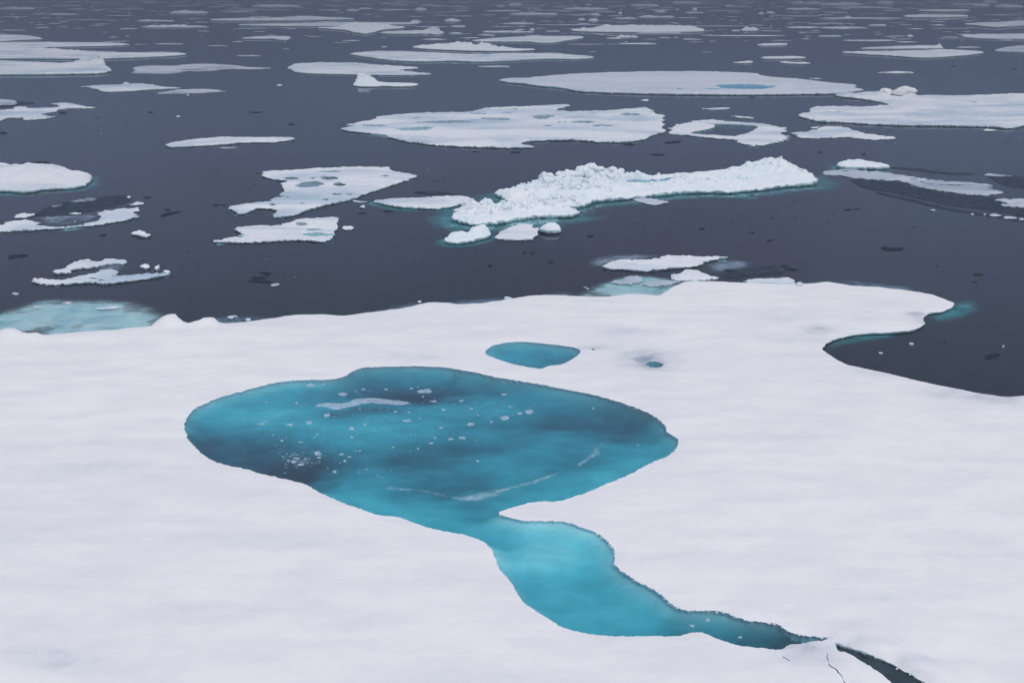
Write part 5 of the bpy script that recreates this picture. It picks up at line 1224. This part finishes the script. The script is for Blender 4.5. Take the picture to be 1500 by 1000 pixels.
SPEC = {0: "dark scrap of thin ice by the left edge above the broken floe", 1: "largest dark scrap of thin ice alone in the open water at right", 2: "dark scrap behind the flat raft on the back edge",
          3: "lowest of three dark curled scraps left of centre", 4: "middle of three dark curled scraps left of centre", 5: "farthest of three dark curled scraps left of centre", 7: "dark scrap of thin ice in the dark bay at right",
          13: "dark scrap of thin ice at the left edge below the forked floe", 15: "dark scrap behind the thick domed floe at left"}
rest = [k for k in range(len(SCR)) if k not in SPEC]
for y0, y1, rn in ((0, 150, "farthest scraps, beyond the pitted floe"), (150, 200, "scraps level with the pitted floe"), (200, 240, "scraps just nearer than the pitted floe"), (240, 300, "scraps level with the rugged floe"), (300, 360, "scraps just nearer than the rugged floe"), (360, 999, "nearest scraps, close to the big floe")):
    row = sorted((k for k in rest if y0 <= SCR[k][0][1] < y1), key=lambda k: SCR[k][0][0])
    for j, k in enumerate(row):
        SPEC[k] = "dark scrap of ice, %s of the %s" % (ORD[j], rn)
for k, p in enumerate(SCR):
    sheet("dark_scrap", SPEC[k], "thin ice", list(p), M_SCRAP, .012, .012, 1.1, 1.8, "dark scraps of thin ice on the open water")
m = Mesh()
cnt = 0
clus = [(random.uniform(-50, 1550), random.choice([random.uniform(70, 460), random.uniform(120, 330)]), random.uniform(20, 90), random.uniform(3, 12)) for _ in range(70)] + \
       [(280, 155, 120, 18), (180, 200, 130, 14), (900, 215, 90, 7), (1050, 165, 60, 10), (850, 345, 60, 22), (1000, 335, 120, 22), (1320, 330, 120, 30), (250, 310, 40, 8), (1420, 470, 60, 40), (1120, 396, 35, 6), (640, 370, 60, 20), (1070, 284, 40, 2)]
while cnt < 1150:
    c = random.choice(clus)
    px, py = random.gauss(c[0], c[2]), random.gauss(c[1], c[3])
    if not (-80 < px < 1580 and 14 < py < 560): continue
    x, y = at(px, py)
    r = random.uniform(.6, 1.6) * random.choice([1, 1, 1, 1.8]) * pxm(y)
    if inside(np.array([(x, y)]), ring_out)[0]: continue
    k = random.randint(5, 8); a = np.sort(rng.uniform(0, 6.28, k))
    an = random.uniform(0, 3.14); e1, e2 = r * random.uniform(1, 2.2), r * random.uniform(.5, 1.2)
    q = np.column_stack([np.cos(a) * e1, np.sin(a) * e2]) * rng.uniform(.7, 1.2, (k, 1))
    q = q @ np.array([[math.cos(an), -math.sin(an)], [math.sin(an), math.cos(an)]]) + (x, y)
    if random.random() < .035:
        v, f = lump((x, y, .01), r * .6, .5, cnt, 1); m.add(v, f, 1)
    else:
        m.add(np.column_stack([q, np.full(k, .014)]), [tuple(range(k))], 0)
    cnt += 1
o = m.build("brash_ice", [M_SCRAP, M_FLOE]); tag(o, "fine dark and white brash ice crumbs strewn over the open water", "brash ice", None, "stuff")

# ice too small and far to pick apart
m = Mesh(); cnt = 0
while cnt < 700:
    py = 2 + 60 * random.random() ** 2.2; px = random.uniform(-60, 1560)
    if not 380 < px < 1560 and py > 40 and random.random() < .7: continue
    x, y = at(px, py); mpp = math.hypot(y, CAM_H) / FPX
    w = random.choice([random.uniform(1.5, 8), random.uniform(6, 20)]) * mpp; hgt = random.uniform(.3, 1.3) * mpp
    v, f = lump((0, 0, 0), 1.0, .8, cnt, 1)
    v = v * np.array([w, w * random.uniform(.5, 1.5), hgt * .7]) + np.array([x, y, 0])
    m.add(v, f, 0); cnt += 1
o = m.build("distant_brash", [M_FLOE]); tag(o, "thin scatter of ice crumbs between the far floes towards the horizon", "brash ice", None, "stuff")
